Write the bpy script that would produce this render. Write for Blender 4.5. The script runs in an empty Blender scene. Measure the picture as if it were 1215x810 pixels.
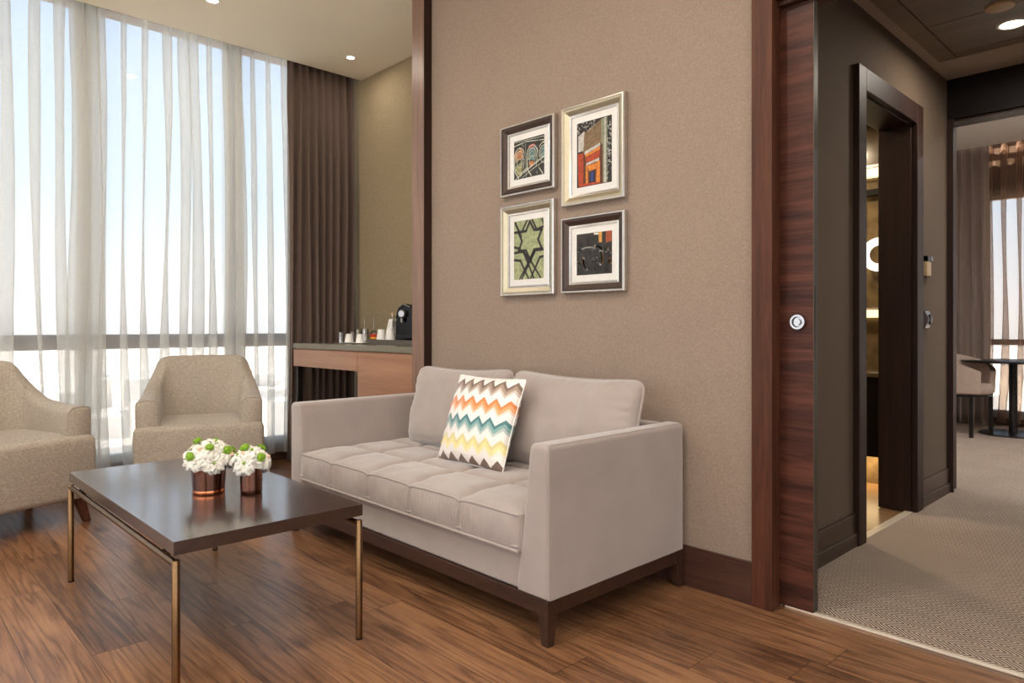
import bpy, bmesh, math, random
from mathutils import Vector, Matrix, noise
PI=math.pi; sin=math.sin; cos=math.cos
rnd=random.Random(7)
SC=bpy.context.scene; COL=SC.collection

# ------------------------------------------------------------------ helpers
def s2l(c):
    return tuple((v/12.92 if v<=.04045 else ((v+.055)/1.055)**2.4) for v in c)
def rgb(r,g,b): return s2l((r/255,g/255,b/255))+(1,)

class G:
    """collects shapes that end up as one mesh"""
    def __init__(s): s.v=[]; s.f=[]; s.m=[]
    def add(s,vs,fs,mi=0):
        o=len(s.v); s.v+= [tuple(p) for p in vs]; s.f+=[tuple(i+o for i in f) for f in fs]; s.m+=[mi]*len(fs); return s
    def box(s,x0,y0,z0,x1,y1,z1,mi=0):
        v=[(x0,y0,z0),(x1,y0,z0),(x1,y1,z0),(x0,y1,z0),(x0,y0,z1),(x1,y0,z1),(x1,y1,z1),(x0,y1,z1)]
        return s.add(v,[(0,3,2,1),(4,5,6,7),(0,1,5,4),(1,2,6,5),(2,3,7,6),(3,0,4,7)],mi)
    def hexa(s,b,t,mi=0):
        """b, t: four corners each, counterclockwise from above"""
        return s.add(list(b)+list(t),[(0,3,2,1),(4,5,6,7),(0,1,5,4),(1,2,6,5),(2,3,7,6),(3,0,4,7)],mi)
    def lathe(s,prof,c=(0,0,0),n=28,mi=0,axis='z',cap=True):
        vs=[];fs=[]
        for (r,z) in prof:
            for k in range(n):
                a=2*PI*k/n; x,y=r*cos(a),r*sin(a)
                p={'z':(x,y,z),'y':(x,z,y),'x':(z,x,y)}[axis]
                vs.append((p[0]+c[0],p[1]+c[1],p[2]+c[2]))
        L=len(prof)
        for i in range(L-1):
            for k in range(n):
                fs.append((i*n+k,i*n+(k+1)%n,(i+1)*n+(k+1)%n,(i+1)*n+k))
        if prof[0]==prof[-1]: cap=False
        if cap and prof[0][0]>1e-6: fs.append(tuple(range(n))[::-1])
        if cap and prof[-1][0]>1e-6: fs.append(tuple((L-1)*n+k for k in range(n)))
        return s.add(vs,fs,mi)
    def tube(s,path,r,n=10,mi=0,closed=False,sq=False):
        P=[Vector(p) for p in path]; vs=[];fs=[]; L=len(P)
        up=None
        for i in range(L):
            a=P[i-1] if (i>0 or closed) else P[i]; b=P[(i+1)%L] if (i<L-1 or closed) else P[i]
            t=(b-a).normalized()
            if up is None:
                up=Vector((0,0,1)) if abs(t.z)<.9 else Vector((1,0,0))
            u=(up-t*up.dot(t))
            if u.length<1e-5: u=t.orthogonal()
            u.normalize(); w=t.cross(u); up=u
            rr=r[i] if isinstance(r,(list,tuple)) else r
            for k in range(n):
                an=2*PI*k/n+(PI/4 if sq else 0)
                vs.append(P[i]+u*cos(an)*rr+w*sin(an)*rr)
        for i in range(L if closed else L-1):
            j=(i+1)%L
            for k in range(n): fs.append((i*n+k,i*n+(k+1)%n,j*n+(k+1)%n,j*n+k))
        if not closed: fs+= [tuple(range(n))[::-1], tuple((L-1)*n+k for k in range(n))]
        return s.add(vs,fs,mi)
    def grid(s,fn,nu,nv,mi=0,wrap=False):
        vs=[fn(i/nu,j/nv) for j in range(nv+1) for i in range(nu+1)]
        W=nu+1
        return s.add(vs,[(j*W+i,j*W+i+1,(j+1)*W+i+1,(j+1)*W+i) for j in range(nv) for i in range(nu)],mi)

def obj(name,g,mat,parent=None,loc=(0,0,0),rot=(0,0,0),bevel=0,seg=3,smooth=True,angle=40,merge=False,sub=0,recalc=True):
    me=bpy.data.meshes.new(name)
    me.from_pydata(g.v,[],g.f)
    mats=mat if isinstance(mat,(list,tuple)) else [mat]
    for m in mats: me.materials.append(m)
    for p,mi in zip(me.polygons,g.m): p.material_index=mi
    if recalc or merge:
        bm=bmesh.new(); bm.from_mesh(me)
        if merge: bmesh.ops.remove_doubles(bm,verts=bm.verts,dist=1e-5)
        if recalc: bmesh.ops.recalc_face_normals(bm,faces=bm.faces)
        bm.to_mesh(me); bm.free()
    if smooth:
        me.polygons.foreach_set('use_smooth',[True]*len(me.polygons))
        me.set_sharp_from_angle(angle=math.radians(angle))
    me.update()
    o=bpy.data.objects.new(name,me); COL.objects.link(o)
    o.location=loc; o.rotation_euler=rot
    if parent: o.parent=parent
    if bevel:
        b=o.modifiers.new('bevel','BEVEL'); b.width=bevel; b.segments=seg; b.limit_method='ANGLE'; b.angle_limit=math.radians(35)
        if smooth:
            b.harden_normals=False
            me.polygons.foreach_set('use_smooth',[True]*len(me.polygons))
            me.set_sharp_from_angle(angle=math.radians(180))
            w=o.modifiers.new('wn','WEIGHTED_NORMAL'); w.keep_sharp=False
    if sub:
        m=o.modifiers.new('sub','SUBSURF'); m.levels=sub; m.render_levels=sub
    return o
def thing(name,label,cat,loc=(0,0,0),rotz=0,group=None):
    o=bpy.data.objects.new(name,None); COL.objects.link(o); o.empty_display_size=.05
    o.location=loc; o.rotation_euler=(0,0,rotz); o['label']=label; o['category']=cat
    if group: o['group']=group
    return o
def tag(o,label,cat,group=None,kind=None):
    o['label']=label; o['category']=cat
    if group: o['group']=group
    if kind: o['kind']=kind
    return o
def struct(name,g,mat,parent=None,**k):
    o=obj(name,g,mat,parent,**k)
    if parent is None: o['kind']='structure'
    return o
def copy_tree(o,parent=None):
    c=o.copy(); COL.objects.link(c)
    if parent: c.parent=parent
    for ch in o.children: copy_tree(ch,c)
    return c

# ------------------------------------------------------------------ materials
def newmat(name):
    m=bpy.data.materials.new(name); m.use_nodes=True
    nt=m.node_tree; return m,nt,nt.nodes['Principled BSDF'],nt.nodes['Material Output']
def N(nt,t,**k):
    n=nt.nodes.new(t)
    for a,b in k.items():
        if a in n.inputs.keys(): n.inputs[a].default_value=b
        else: setattr(n,a,b)
    return n
def L(nt,a,b): nt.links.new(a,b)
def Mth(nt,op,a,b=None,c=None):
    n=nt.nodes.new('ShaderNodeMath'); n.operation=op
    for i,v in enumerate((a,b,c)):
        if v is None: continue
        if isinstance(v,(int,float)): n.inputs[i].default_value=v
        else: nt.links.new(v,n.inputs[i])
    return n.outputs[0]
def mapping(nt,scale=(1,1,1),coord='Object',rot=(0,0,0)):
    tc=nt.nodes.new('ShaderNodeTexCoord'); mp=nt.nodes.new('ShaderNodeMapping')
    mp.inputs['Scale'].default_value=scale; mp.inputs['Rotation'].default_value=rot
    nt.links.new(tc.outputs[coord],mp.inputs[0]); return mp.outputs[0]
def ramp(nt,fac,stops,interp='LINEAR'):
    n=nt.nodes.new('ShaderNodeValToRGB'); cr=n.color_ramp; cr.interpolation=interp
    while len(cr.elements)<len(stops): cr.elements.new(.5)
    for e,(p,c) in zip(cr.elements,stops): e.position=p; e.color=c
    nt.links.new(fac,n.inputs[0]); return n.outputs[0]
def bump(nt,h,b,strength=.2,dist=.01):
    n=nt.nodes.new('ShaderNodeBump'); n.inputs['Strength'].default_value=strength; n.inputs['Distance'].default_value=dist
    nt.links.new(h,n.inputs['Height']); nt.links.new(n.outputs[0],b.inputs['Normal'])
def plain(name,col,rough=.5,metal=0,spec=.5,noise_amt=0,nscale=20,sheen=0,coat=0,bmp=0,bscale=200):
    m,nt,b,o=newmat(name)
    b.inputs['Base Color'].default_value=col; b.inputs['Roughness'].default_value=rough; b.inputs['Metallic'].default_value=metal
    b.inputs['Specular IOR Level'].default_value=spec
    if sheen: b.inputs['Sheen Weight'].default_value=sheen; b.inputs['Sheen Roughness'].default_value=.4
    if coat: b.inputs['Coat Weight'].default_value=coat; b.inputs['Coat Roughness'].default_value=.08
    n=N(nt,'ShaderNodeTexNoise',Scale=nscale,Detail=4.0)
    L(nt,mapping(nt),n.inputs['Vector'])
    a=max(noise_amt,.02)
    c0=tuple(v*(1-a) for v in col[:3])+(1,); c1=tuple(min(1,v*(1+a)) for v in col[:3])+(1,)
    L(nt,ramp(nt,n.outputs[0],[(.3,c0),(.7,c1)]),b.inputs['Base Color'])
    if bmp:
        n2=N(nt,'ShaderNodeTexNoise',Scale=bscale,Detail=2.0); L(nt,mapping(nt),n2.inputs['Vector'])
        bump(nt,n2.outputs[0],b,bmp,.002)
    return m
def fabric(name,col,var=.12,rough=.9,scale=900,bs=.35,streak=(1,1,1),mott=.06,sheen=.3):
    m,nt,b,o=newmat(name)
    b.inputs['Roughness'].default_value=rough; b.inputs['Sheen Weight'].default_value=sheen; b.inputs['Sheen Roughness'].default_value=.5
    b.inputs['Specular IOR Level'].default_value=.2
    v=mapping(nt,streak)
    n=N(nt,'ShaderNodeTexNoise',Scale=scale,Detail=2.0); L(nt,v,n.inputs['Vector'])
    n2=N(nt,'ShaderNodeTexNoise',Scale=5.0,Detail=5.0); L(nt,mapping(nt),n2.inputs['Vector'])
    f=Mth(nt,'ADD',Mth(nt,'MULTIPLY',Mth(nt,'SUBTRACT',n.outputs[0],.5),var*3),Mth(nt,'MULTIPLY',Mth(nt,'SUBTRACT',n2.outputs[0],.5),mott*3))
    hsv=N(nt,'ShaderNodeHueSaturation'); hsv.inputs['Color'].default_value=col
    L(nt,Mth(nt,'ADD',f,1.0),hsv.inputs['Value']); L(nt,hsv.outputs[0],b.inputs['Base Color'])
    bump(nt,n.outputs[0],b,bs,.0012)
    return m
def wood(name,dark,light,axis='x',scale=1.0,rough=.4,contrast=1.0,coat=0,freq=26,bs=.08,spec=.5):
    """veneer with grain running along axis"""
    m,nt,b,o=newmat(name)
    b.inputs['Roughness'].default_value=rough; b.inputs['Specular IOR Level'].default_value=spec
    if coat: b.inputs['Coat Weight'].default_value=coat; b.inputs['Coat Roughness'].default_value=.13
    sc={'x':(.06,1,1),'y':(1,.06,1),'z':(1,1,.06)}[axis]
    v=mapping(nt,tuple(q*scale for q in sc))
    n=N(nt,'ShaderNodeTexNoise',Scale=float(freq),Detail=6.0,Roughness=.6,Distortion=.6); L(nt,v,n.inputs['Vector'])
    n2=N(nt,'ShaderNodeTexNoise',Scale=float(freq*9),Detail=3.0); L(nt,v,n2.inputs['Vector'])
    f=Mth(nt,'ADD',Mth(nt,'MULTIPLY',n.outputs[0],.75),Mth(nt,'MULTIPLY',n2.outputs[0],.25))
    c=ramp(nt,f,[(.5-.18/contrast,dark),(.5+.18/contrast,light)])
    L(nt,c,b.inputs['Base Color']); bump(nt,n2.outputs[0],b,bs,.001)
    return m

def mat_floor():
    m,nt,b,o=newmat('walnut_planks')
    tc=N(nt,'ShaderNodeTexCoord'); sp=N(nt,'ShaderNodeSeparateXYZ'); L(nt,tc.outputs['Object'],sp.inputs[0])
    x,y=sp.outputs[0],sp.outputs[1]
    ry=Mth(nt,'DIVIDE',Mth(nt,'SUBTRACT',y,.552-.163*40),.163)
    row=Mth(nt,'FLOOR',ry); fy=Mth(nt,'FRACT',ry)
    wn=N(nt,'ShaderNodeTexWhiteNoise',noise_dimensions='1D'); L(nt,row,wn.inputs['W'])
    rx=Mth(nt,'ADD',Mth(nt,'DIVIDE',Mth(nt,'ADD',x,50),1.25),Mth(nt,'MULTIPLY',wn.outputs[0],7.0))
    colm=Mth(nt,'FLOOR',rx); fx=Mth(nt,'FRACT',rx)
    idx=N(nt,'ShaderNodeCombineXYZ'); L(nt,row,idx.inputs[0]); L(nt,colm,idx.inputs[1])
    w2=N(nt,'ShaderNodeTexWhiteNoise',noise_dimensions='3D'); L(nt,idx.outputs[0],w2.inputs['Vector'])
    # seam distance
    dy=Mth(nt,'MULTIPLY',Mth(nt,'MINIMUM',fy,Mth(nt,'SUBTRACT',1,fy)),.163)
    dx=Mth(nt,'MULTIPLY',Mth(nt,'MINIMUM',fx,Mth(nt,'SUBTRACT',1,fx)),1.25)
    dd=Mth(nt,'MINIMUM',dx,dy)
    seam=Mth(nt,'LESS_THAN',dd,.0011)
    # grain coordinates shifted per plank
    off=N(nt,'ShaderNodeVectorMath',operation='SCALE'); L(nt,w2.outputs['Color'],off.inputs[0]); off.inputs['Scale'].default_value=40
    ad=N(nt,'ShaderNodeVectorMath',operation='ADD'); L(nt,tc.outputs['Object'],ad.inputs[0]); L(nt,off.outputs[0],ad.inputs[1])
    mp=N(nt,'ShaderNodeMapping'); mp.inputs['Scale'].default_value=(.42,6.0,1); L(nt,ad.outputs[0],mp.inputs[0])
    n0=N(nt,'ShaderNodeTexNoise',Scale=1.5,Detail=2.5,Roughness=.45,Distortion=.15); L(nt,mp.outputs[0],n0.inputs['Vector'])
    rings=Mth(nt,'SUBTRACT',0.0,Mth(nt,'POWER',Mth(nt,'ABSOLUTE',Mth(nt,'SINE',Mth(nt,'MULTIPLY',n0.outputs[0],34.0))),5.0))
    mp2=N(nt,'ShaderNodeMapping'); mp2.inputs['Scale'].default_value=(2.6,60,1); L(nt,ad.outputs[0],mp2.inputs[0])
    n1=N(nt,'ShaderNodeTexNoise',Scale=2.2,Detail=6.0,Roughness=.65); L(nt,mp2.outputs[0],n1.inputs['Vector'])
    mp3=N(nt,'ShaderNodeMapping'); mp3.inputs['Scale'].default_value=(1.6,4.5,1); L(nt,ad.outputs[0],mp3.inputs[0])
    n3=N(nt,'ShaderNodeTexNoise',Scale=1.6,Detail=3.0,Distortion=.3); L(nt,mp3.outputs[0],n3.inputs['Vector'])
    # knots
    vo=N(nt,'ShaderNodeTexVoronoi',Scale=1.0); mp4=N(nt,'ShaderNodeMapping'); mp4.inputs['Scale'].default_value=(1.5,3.2,1); L(nt,ad.outputs[0],mp4.inputs[0]); L(nt,mp4.outputs[0],vo.inputs['Vector'])
    kn=ramp(nt,vo.outputs['Distance'],[(0,(1,1,1,1)),(.14,(0,0,0,1))])
    f=Mth(nt,'ADD',Mth(nt,'MULTIPLY',rings,.11),Mth(nt,'MULTIPLY',n1.outputs[0],.46))
    f=Mth(nt,'ADD',f,Mth(nt,'MULTIPLY',n3.outputs[0],.30))
    f=Mth(nt,'ADD',f,Mth(nt,'ADD',Mth(nt,'MULTIPLY',w2.outputs[0],.12),.07))
    f=Mth(nt,'SUBTRACT',f,Mth(nt,'MULTIPLY',kn,.22))
    c=ramp(nt,f,[(.22,rgb(56,36,25)),(.39,rgb(104,71,49)),(.52,rgb(138,98,68)),(.70,rgb(168,125,88))])
    mx=N(nt,'ShaderNodeMix',data_type='RGBA'); L(nt,seam,mx.inputs[0]); L(nt,c,mx.inputs[6]); mx.inputs[7].default_value=rgb(48,28,18)
    L(nt,mx.outputs[2],b.inputs['Base Color'])
    L(nt,Mth(nt,'ADD',.27,Mth(nt,'MULTIPLY',n1.outputs[0],.10)),b.inputs['Roughness'])
    b.inputs['Specular IOR Level'].default_value=.6
    h=Mth(nt,'SUBTRACT',Mth(nt,'MULTIPLY',n1.outputs[0],.15),seam)
    bump(nt,h,b,.08,.001)
    return m
def mat_carpet():
    m,nt,b,o=newmat('chevron_carpet')
    tc=N(nt,'ShaderNodeTexCoord'); sp=N(nt,'ShaderNodeSeparateXYZ'); L(nt,tc.outputs['Object'],sp.inputs[0])
    x,y=sp.outputs[0],sp.outputs[1]
    P=.106
    tri=Mth(nt,'PINGPONG',Mth(nt,'ADD',y,20.0),P/2)
    q=Mth(nt,'FRACT',Mth(nt,'DIVIDE',Mth(nt,'ADD',Mth(nt,'ADD',x,30.0),Mth(nt,'MULTIPLY',tri,1.15)),.0175))
    st=Mth(nt,'PINGPONG',q,.5)
    n=N(nt,'ShaderNodeTexNoise',Scale=380.0,Detail=3.0); L(nt,tc.outputs['Object'],n.inputs['Vector'])
    n2=N(nt,'ShaderNodeTexNoise',Scale=3.0,Detail=3.0); L(nt,tc.outputs['Object'],n2.inputs['Vector'])
    f=Mth(nt,'ADD',Mth(nt,'MULTIPLY',st,2.0),Mth(nt,'MULTIPLY',Mth(nt,'SUBTRACT',n.outputs[0],.5),.9))
    c=ramp(nt,f,[(.32,rgb(92,77,67)),(.68,rgb(196,180,166))])
    hsv=N(nt,'ShaderNodeHueSaturation'); L(nt,c,hsv.inputs['Color']); L(nt,Mth(nt,'ADD',.85,Mth(nt,'MULTIPLY',n2.outputs[0],.3)),hsv.inputs['Value'])
    L(nt,hsv.outputs[0],b.inputs['Base Color']); b.inputs['Roughness'].default_value=.95; b.inputs['Specular IOR Level'].default_value=.1
    bump(nt,f,b,.5,.004)
    return m
def mat_sheer(name,col,trans=.5,tint=(1,1,1,1)):
    m,nt,b,o=newmat(name)
    nt.nodes.remove(b)
    df=N(nt,'ShaderNodeBsdfDiffuse'); df.inputs[0].default_value=col
    tl=N(nt,'ShaderNodeBsdfTranslucent'); tl.inputs[0].default_value=col
    tr=N(nt,'ShaderNodeBsdfTransparent'); tr.inputs[0].default_value=tint
    m1=N(nt,'ShaderNodeMixShader'); m1.inputs[0].default_value=.6; L(nt,df.outputs[0],m1.inputs[1]); L(nt,tl.outputs[0],m1.inputs[2])
    lw=N(nt,'ShaderNodeLayerWeight'); lw.inputs[0].default_value=.35
    nz=N(nt,'ShaderNodeTexNoise',Scale=260.0,Detail=1.0); L(nt,mapping(nt,(1,1,.3)),nz.inputs['Vector'])
    f=Mth(nt,'SUBTRACT',trans,Mth(nt,'MULTIPLY',lw.outputs['Facing'],trans*.75))
    f=Mth(nt,'ADD',f,Mth(nt,'MULTIPLY',Mth(nt,'SUBTRACT',nz.outputs[0],.5),.08)); f=Mth(nt,'MAXIMUM',f,0.02)
    m2=N(nt,'ShaderNodeMixShader'); L(nt,f,m2.inputs[0]); L(nt,m1.outputs[0],m2.inputs[1]); L(nt,tr.outputs[0],m2.inputs[2])
    L(nt,m2.outputs[0],o.inputs[0]); return m
def mat_glass(name,tint=(1,1,1,1),gl=.08,rough=.01,ior=1.35):
    m,nt,b,o=newmat(name); nt.nodes.remove(b)
    g=N(nt,'ShaderNodeBsdfGlossy'); g.inputs['Roughness'].default_value=rough
    t=N(nt,'ShaderNodeBsdfTransparent'); t.inputs[0].default_value=tint
    fr=N(nt,'ShaderNodeFresnel'); fr.inputs[0].default_value=ior
    n=N(nt,'ShaderNodeTexNoise',Scale=3.0); 
    f=Mth(nt,'ADD',fr.outputs[0],Mth(nt,'MULTIPLY',n.outputs[0],gl))
    mx=N(nt,'ShaderNodeMixShader'); L(nt,f,mx.inputs[0]); L(nt,t.outputs[0],mx.inputs[1]); L(nt,g.outputs[0],mx.inputs[2])
    L(nt,mx.outputs[0],o.inputs[0]); return m
def emit(name,col,s):
    m,nt,b,o=newmat(name); b.inputs['Base Color'].default_value=col
    b.inputs['Emission Color'].default_value=col; b.inputs['Emission Strength'].default_value=s; return m

M={}
M['floor']=mat_floor(); M['carpet']=mat_carpet()
M['wallpaper']=fabric('taupe_wallpaper',rgb(147,130,117),var=.16,scale=150,bs=.6,mott=.03,sheen=.05)
M['wallpaper_olive']=fabric('olive_wallpaper',rgb(148,132,105),var=.2,scale=110,bs=.5,mott=.03,sheen=.05)
M['hall_paper']=fabric('hall_wallpaper',rgb(100,85,71),var=.07,scale=260,bs=.4,mott=.03,sheen=.05)
M['ceiling']=plain('cream_ceiling',rgb(248,240,221),.9,nscale=2)
M['white_ceiling']=plain('white_ceiling',rgb(232,230,228),.9,nscale=2)
M['offwhite']=plain('offwhite_wall',rgb(225,215,200),.9,nscale=2)
M['soffit']=plain('hall_soffit',rgb(172,156,142),.85,nscale=3)
M['panel']=wood('ceiling_panel',rgb(86,72,56),rgb(122,104,80),'x',rough=.4,contrast=.7,freq=9)
M['walnut_v']=wood('walnut_vertical',rgb(58,32,23),rgb(96,57,40),'z',rough=.45,spec=.22,freq=30)
M['walnut_h']=wood('walnut_horizontal',rgb(46,24,19),rgb(94,54,41),'x',rough=.42,spec=.22,freq=24,contrast=1.3)
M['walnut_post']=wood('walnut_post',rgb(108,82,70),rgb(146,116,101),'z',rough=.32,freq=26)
M['walnut_base']=wood('walnut_skirting',rgb(52,30,24),rgb(84,54,42),'x',rough=.38,freq=24)
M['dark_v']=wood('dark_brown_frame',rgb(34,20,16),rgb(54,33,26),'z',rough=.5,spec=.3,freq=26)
M['dark_y']=wood('dark_brown_skirting',rgb(50,36,28),rgb(72,54,43),'y',rough=.35,freq=26)
M['black_wood']=wood('black_brown',rgb(16,11,9),rgb(30,20,16),'x',rough=.55,freq=20,spec=.2)
M['wenge']=wood('wenge_top',rgb(42,28,23),rgb(64,44,36),'x',rough=.30,freq=30,contrast=.9,coat=1.0)
M['sofa_wood']=wood('sofa_walnut',rgb(42,26,20),rgb(70,45,34),'x',rough=.35,freq=30)
M['oak']=wood('desk_veneer',rgb(140,98,74),rgb(178,134,106),'x',rough=.35,freq=14,contrast=.8)
M['counter']=plain('counter_stone',rgb(118,112,98),.25,noise_amt=.1,nscale=60)
M['sofa']=fabric('sofa_velour',rgb(160,148,143),var=.04,scale=500,bs=.15,mott=.10,sheen=.6)
M['sofa_light']=fabric('sofa_piping',rgb(164,152,146),var=.04,scale=500,bs=.15,mott=.05,sheen=.5)
M['tweed']=fabric('armchair_tweed',rgb(168,157,144),var=.5,scale=120,bs=.6,streak=(1,1,3.0),mott=.05,sheen=.2)
M['drape']=fabric('brown_drape',rgb(98,80,71),var=.06,scale=500,bs=.2,mott=.05,sheen=.4)
M['drape_grey']=fabric('grey_brown_drape',rgb(116,98,86),var=.06,scale=500,bs=.2,mott=.05,sheen=.5)
M['sheer']=mat_sheer('white_sheer',rgb(238,238,235),.55)
M['sheer_brown']=mat_sheer('brown_sheer',rgb(170,140,120),.62,(.93,.88,.84,1))
M['brass']=plain('brass',rgb(128,98,68),.26,1,noise_amt=.05,nscale=60)
M['chrome']=plain('chrome',rgb(178,178,182),.18,1)
M['brushed']=plain('brushed_metal',rgb(168,166,170),.3,1)
M['edge']=plain('dark_edge_metal',rgb(84,78,70),.45,.6)
M['copper']=plain('copper_glass',rgb(112,68,50),.12,.92,noise_amt=.08,nscale=14,coat=.6)
M['copper_bright']=plain('bright_copper',rgb(214,128,88),.08,1,noise_amt=.15,nscale=60)
M['black']=plain('black_plastic',rgb(3,3,4),.12,spec=.18)
M['black_metal']=plain('black_metal',rgb(24,22,22),.35,.3)
M['white']=plain('white_china',rgb(238,236,232),.2,coat=.4)
M['paper']=plain('white_paper',rgb(236,234,230),.7)
M['tray']=plain('grey_tray',rgb(92,86,78),.5,noise_amt=.08,nscale=80)
M['glass']=mat_glass('clear_glass',gl=.28)
M['pane']=mat_glass('window_pane',(.97,.985,1,1),gl=.02)
M['alu']=plain('aluminium_frame',rgb(112,96,82),.45,.3)
M['sill']=plain('pale_sill',rgb(200,208,214),.35)
M['plinth']=wood('plinth_wood',rgb(58,38,28),rgb(100,72,50),'y',rough=.5)
M['silver_frame']=plain('champagne_silver',rgb(184,174,152),.34,.85,noise_amt=.04,nscale=50)
M['silver_edge']=plain('silver_lip',rgb(215,210,205),.25,.9)
M['dark_frame']=plain('espresso_moulding',rgb(62,46,38),.35,.2)
M['mat_board']=plain('white_mount',rgb(232,230,227),.8)
M['petal']=None
M['marble']=plain('brown_marble',rgb(120,102,74),.2,noise_amt=.45,nscale=9,coat=.3)
M['strip']=plain('threshold_strip',rgb(226,214,196),.35,.4)
M['red']=plain('red_wrapper',rgb(196,52,34),.35)
M['yellow']=plain('yellow_print',rgb(240,190,60),.4)
M['beige_panel']=plain('beige_plate',rgb(196,168,130),.4)
M['leather']=plain('taupe_leather',rgb(172,153,140),.5,noise_amt=.05,nscale=40)
M['lamp']=emit('lamp_glow',(1,.82,.55,1),14)
M['lamp_small']=emit('lamp_glow_small',(1,.93,.82,1),8)
M['strip_glow']=emit('warm_strip_glow',(1,.80,.45,1),1.6)
M['mirror']=plain('mirror',(.9,.9,.9,1),.03,1)
M['ring']=emit('mirror_ring_glow',(1,.97,.9,1),1.1)
def mat_petal():
    m,nt,b,o=newmat('white_petal')
    b.inputs['Roughness'].default_value=.6
    n=N(nt,'ShaderNodeTexNoise',Scale=30.0); L(nt,mapping(nt),n.inputs['Vector'])
    L(nt,ramp(nt,n.outputs[0],[(.3,rgb(214,210,200)),(.7,rgb(236,233,226))]),b.inputs['Base Color'])
    b.inputs['Specular IOR Level'].default_value=.2
    return m
M['petal']=mat_petal()
M['bud']=plain('blush_bud',rgb(226,190,164),.6,noise_amt=.1,nscale=80)
M['green']=plain('green_pompon',rgb(130,170,40),.6,noise_amt=.25,nscale=160)
M['leaf']=plain('dark_leaf',rgb(58,84,38),.5,noise_amt=.2,nscale=60)

# ------------------------------------------------------------------ numbers of the place
XW=-5.32          # glass line of the window wall
XC=-5.03          # ceiling edge / curtain trough
YP=2.47           # wall behind the sofa
YA=3.06           # alcove wall
ZC=3.10
XH=-1.27          # hall wall
ZH=2.617
YB=8.95           # bedroom glass line

# ------------------------------------------------------------------ setting
XR,YN=3.0,-3.4
struct('floor',G().box(XW,YN,-.12,XR,2.545,0).box(XW,2.545,-.12,-3.30,YA,0),M['floor'],smooth=False)
struct('floor_carpet',G().box(XH,2.545,-.12,.35,5.20,.004).box(-3.4,5.20,-.12,2.0,YB+.1,.004),M['carpet'],smooth=False)
struct('floor_bathroom',G().box(-3.0,3.42,-.12,XH,5.20,-.001),wood('bath_floor',rgb(110,84,58),rgb(150,120,86),'x',rough=.3,freq=10),smooth=False)
struct('trim_1',G().box(-1.17,2.530,0,.35,2.550,.009),M['strip'],bevel=.002)      # threshold strip
struct('wall_back',G().box(-3.39,YP,0,-1.26,2.505,ZC).box(-3.39,2.505,0,-3.34,YA,ZC),M['wallpaper'],smooth=False)
struct('wall_alcove',G().box(-5.6,YA,-.1,-3.34,YA+.1,ZC+.3),M['wallpaper_olive'],smooth=False)
struct('wall_header',G().box(-1.26,YP,2.30,XR,2.50,ZC).box(.15,YP,0,XR,2.505,2.30),M['wallpaper'],smooth=False)
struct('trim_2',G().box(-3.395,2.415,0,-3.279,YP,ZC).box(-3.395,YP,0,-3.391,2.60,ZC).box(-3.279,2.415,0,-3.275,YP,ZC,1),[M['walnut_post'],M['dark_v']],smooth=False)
struct('trim_3',G().box(-1.262,2.45,0,-1.181,2.49,ZC).box(-1.262,2.49,0,-1.185,2.522,2.30),M['walnut_v'],bevel=.002)
struct('trim_4',G().box(-1.181,2.47,2.262,.15,2.50,2.32).box(-1.9,2.505,2.250,.15,2.62,2.32),M['walnut_base'],bevel=.001)
struct('baseboard_back',G().box(-3.277,2.452,0,-1.262,YP,.152).box(-3.277,2.456,.152,-1.262,YP,.160),M['walnut_base'],bevel=.0015)
struct('ceiling',G().box(XC,YN,ZC,XR,YA+.0,ZC+.12).box(XW-.1,YN,ZC+.22,XC+.02,YA,ZC+.3).box(XC,YN,ZC+.1,XC+.02,YA,ZC+.25),M['ceiling'],smooth=False)

# window wall, left
def window_wall(name,axis,pos,a0,a1,step,first,z0,z1,tr,flip=1,depth=.07,mw=.06,top=None):
    """axis 'x': glass in plane x=pos, running along y"""
    def bx(g,u0,u1,w0,w1,za,zb,mi=0):
        if axis=='x': g.box(pos+w0,u0,za,pos+w1,u1,zb,mi)
        else: g.box(u0,pos+w0,za,u1,pos+w1,zb,mi)
    fr=G()
    bx(fr,a0,a1,-depth/2,depth/2,z0-.06,z0); bx(fr,a0,a1,-depth/2,depth/2,z1,z1+.06)
    for t0,t1 in tr: bx(fr,a0,a1,-depth/2,depth/2,t0,t1)
    p=first
    while p<a1:
        if p>a0: bx(fr,p-mw/2,p+mw/2,-depth/2-.02,depth/2+.02,z0-.06,z1+.06)
        p+=step
    root=struct(name,fr,M['alu'],bevel=.002)
    gl=G(); bx(gl,a0,a1,-.004,.004,z0,z1)
    pn=obj('glass_pane',gl,M['pane'],root,smooth=False)
    return root
window_wall('window_1','x',XW,YN,YA,1.0,.125,.13,3.32,[(.90,1.0)])
struct('wall_left',G().box(XW-.10,YN,-.5,XW+.02,YA,.06).box(XW-.12,YN,3.38,XW+.1,YA,3.6).box(XW-.16,YN,3.22,XW-.02,YA,3.6),M['plinth'],smooth=False)
struct('trim_5',G().box(XW+.036,YN,.135,XW+.10,YA,.19),M['sill'],bevel=.004)
struct('baseboard_window',G().box(XW+.021,YN,0,XW+.075,YA,.134),M['plinth'],bevel=.003)
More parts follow.
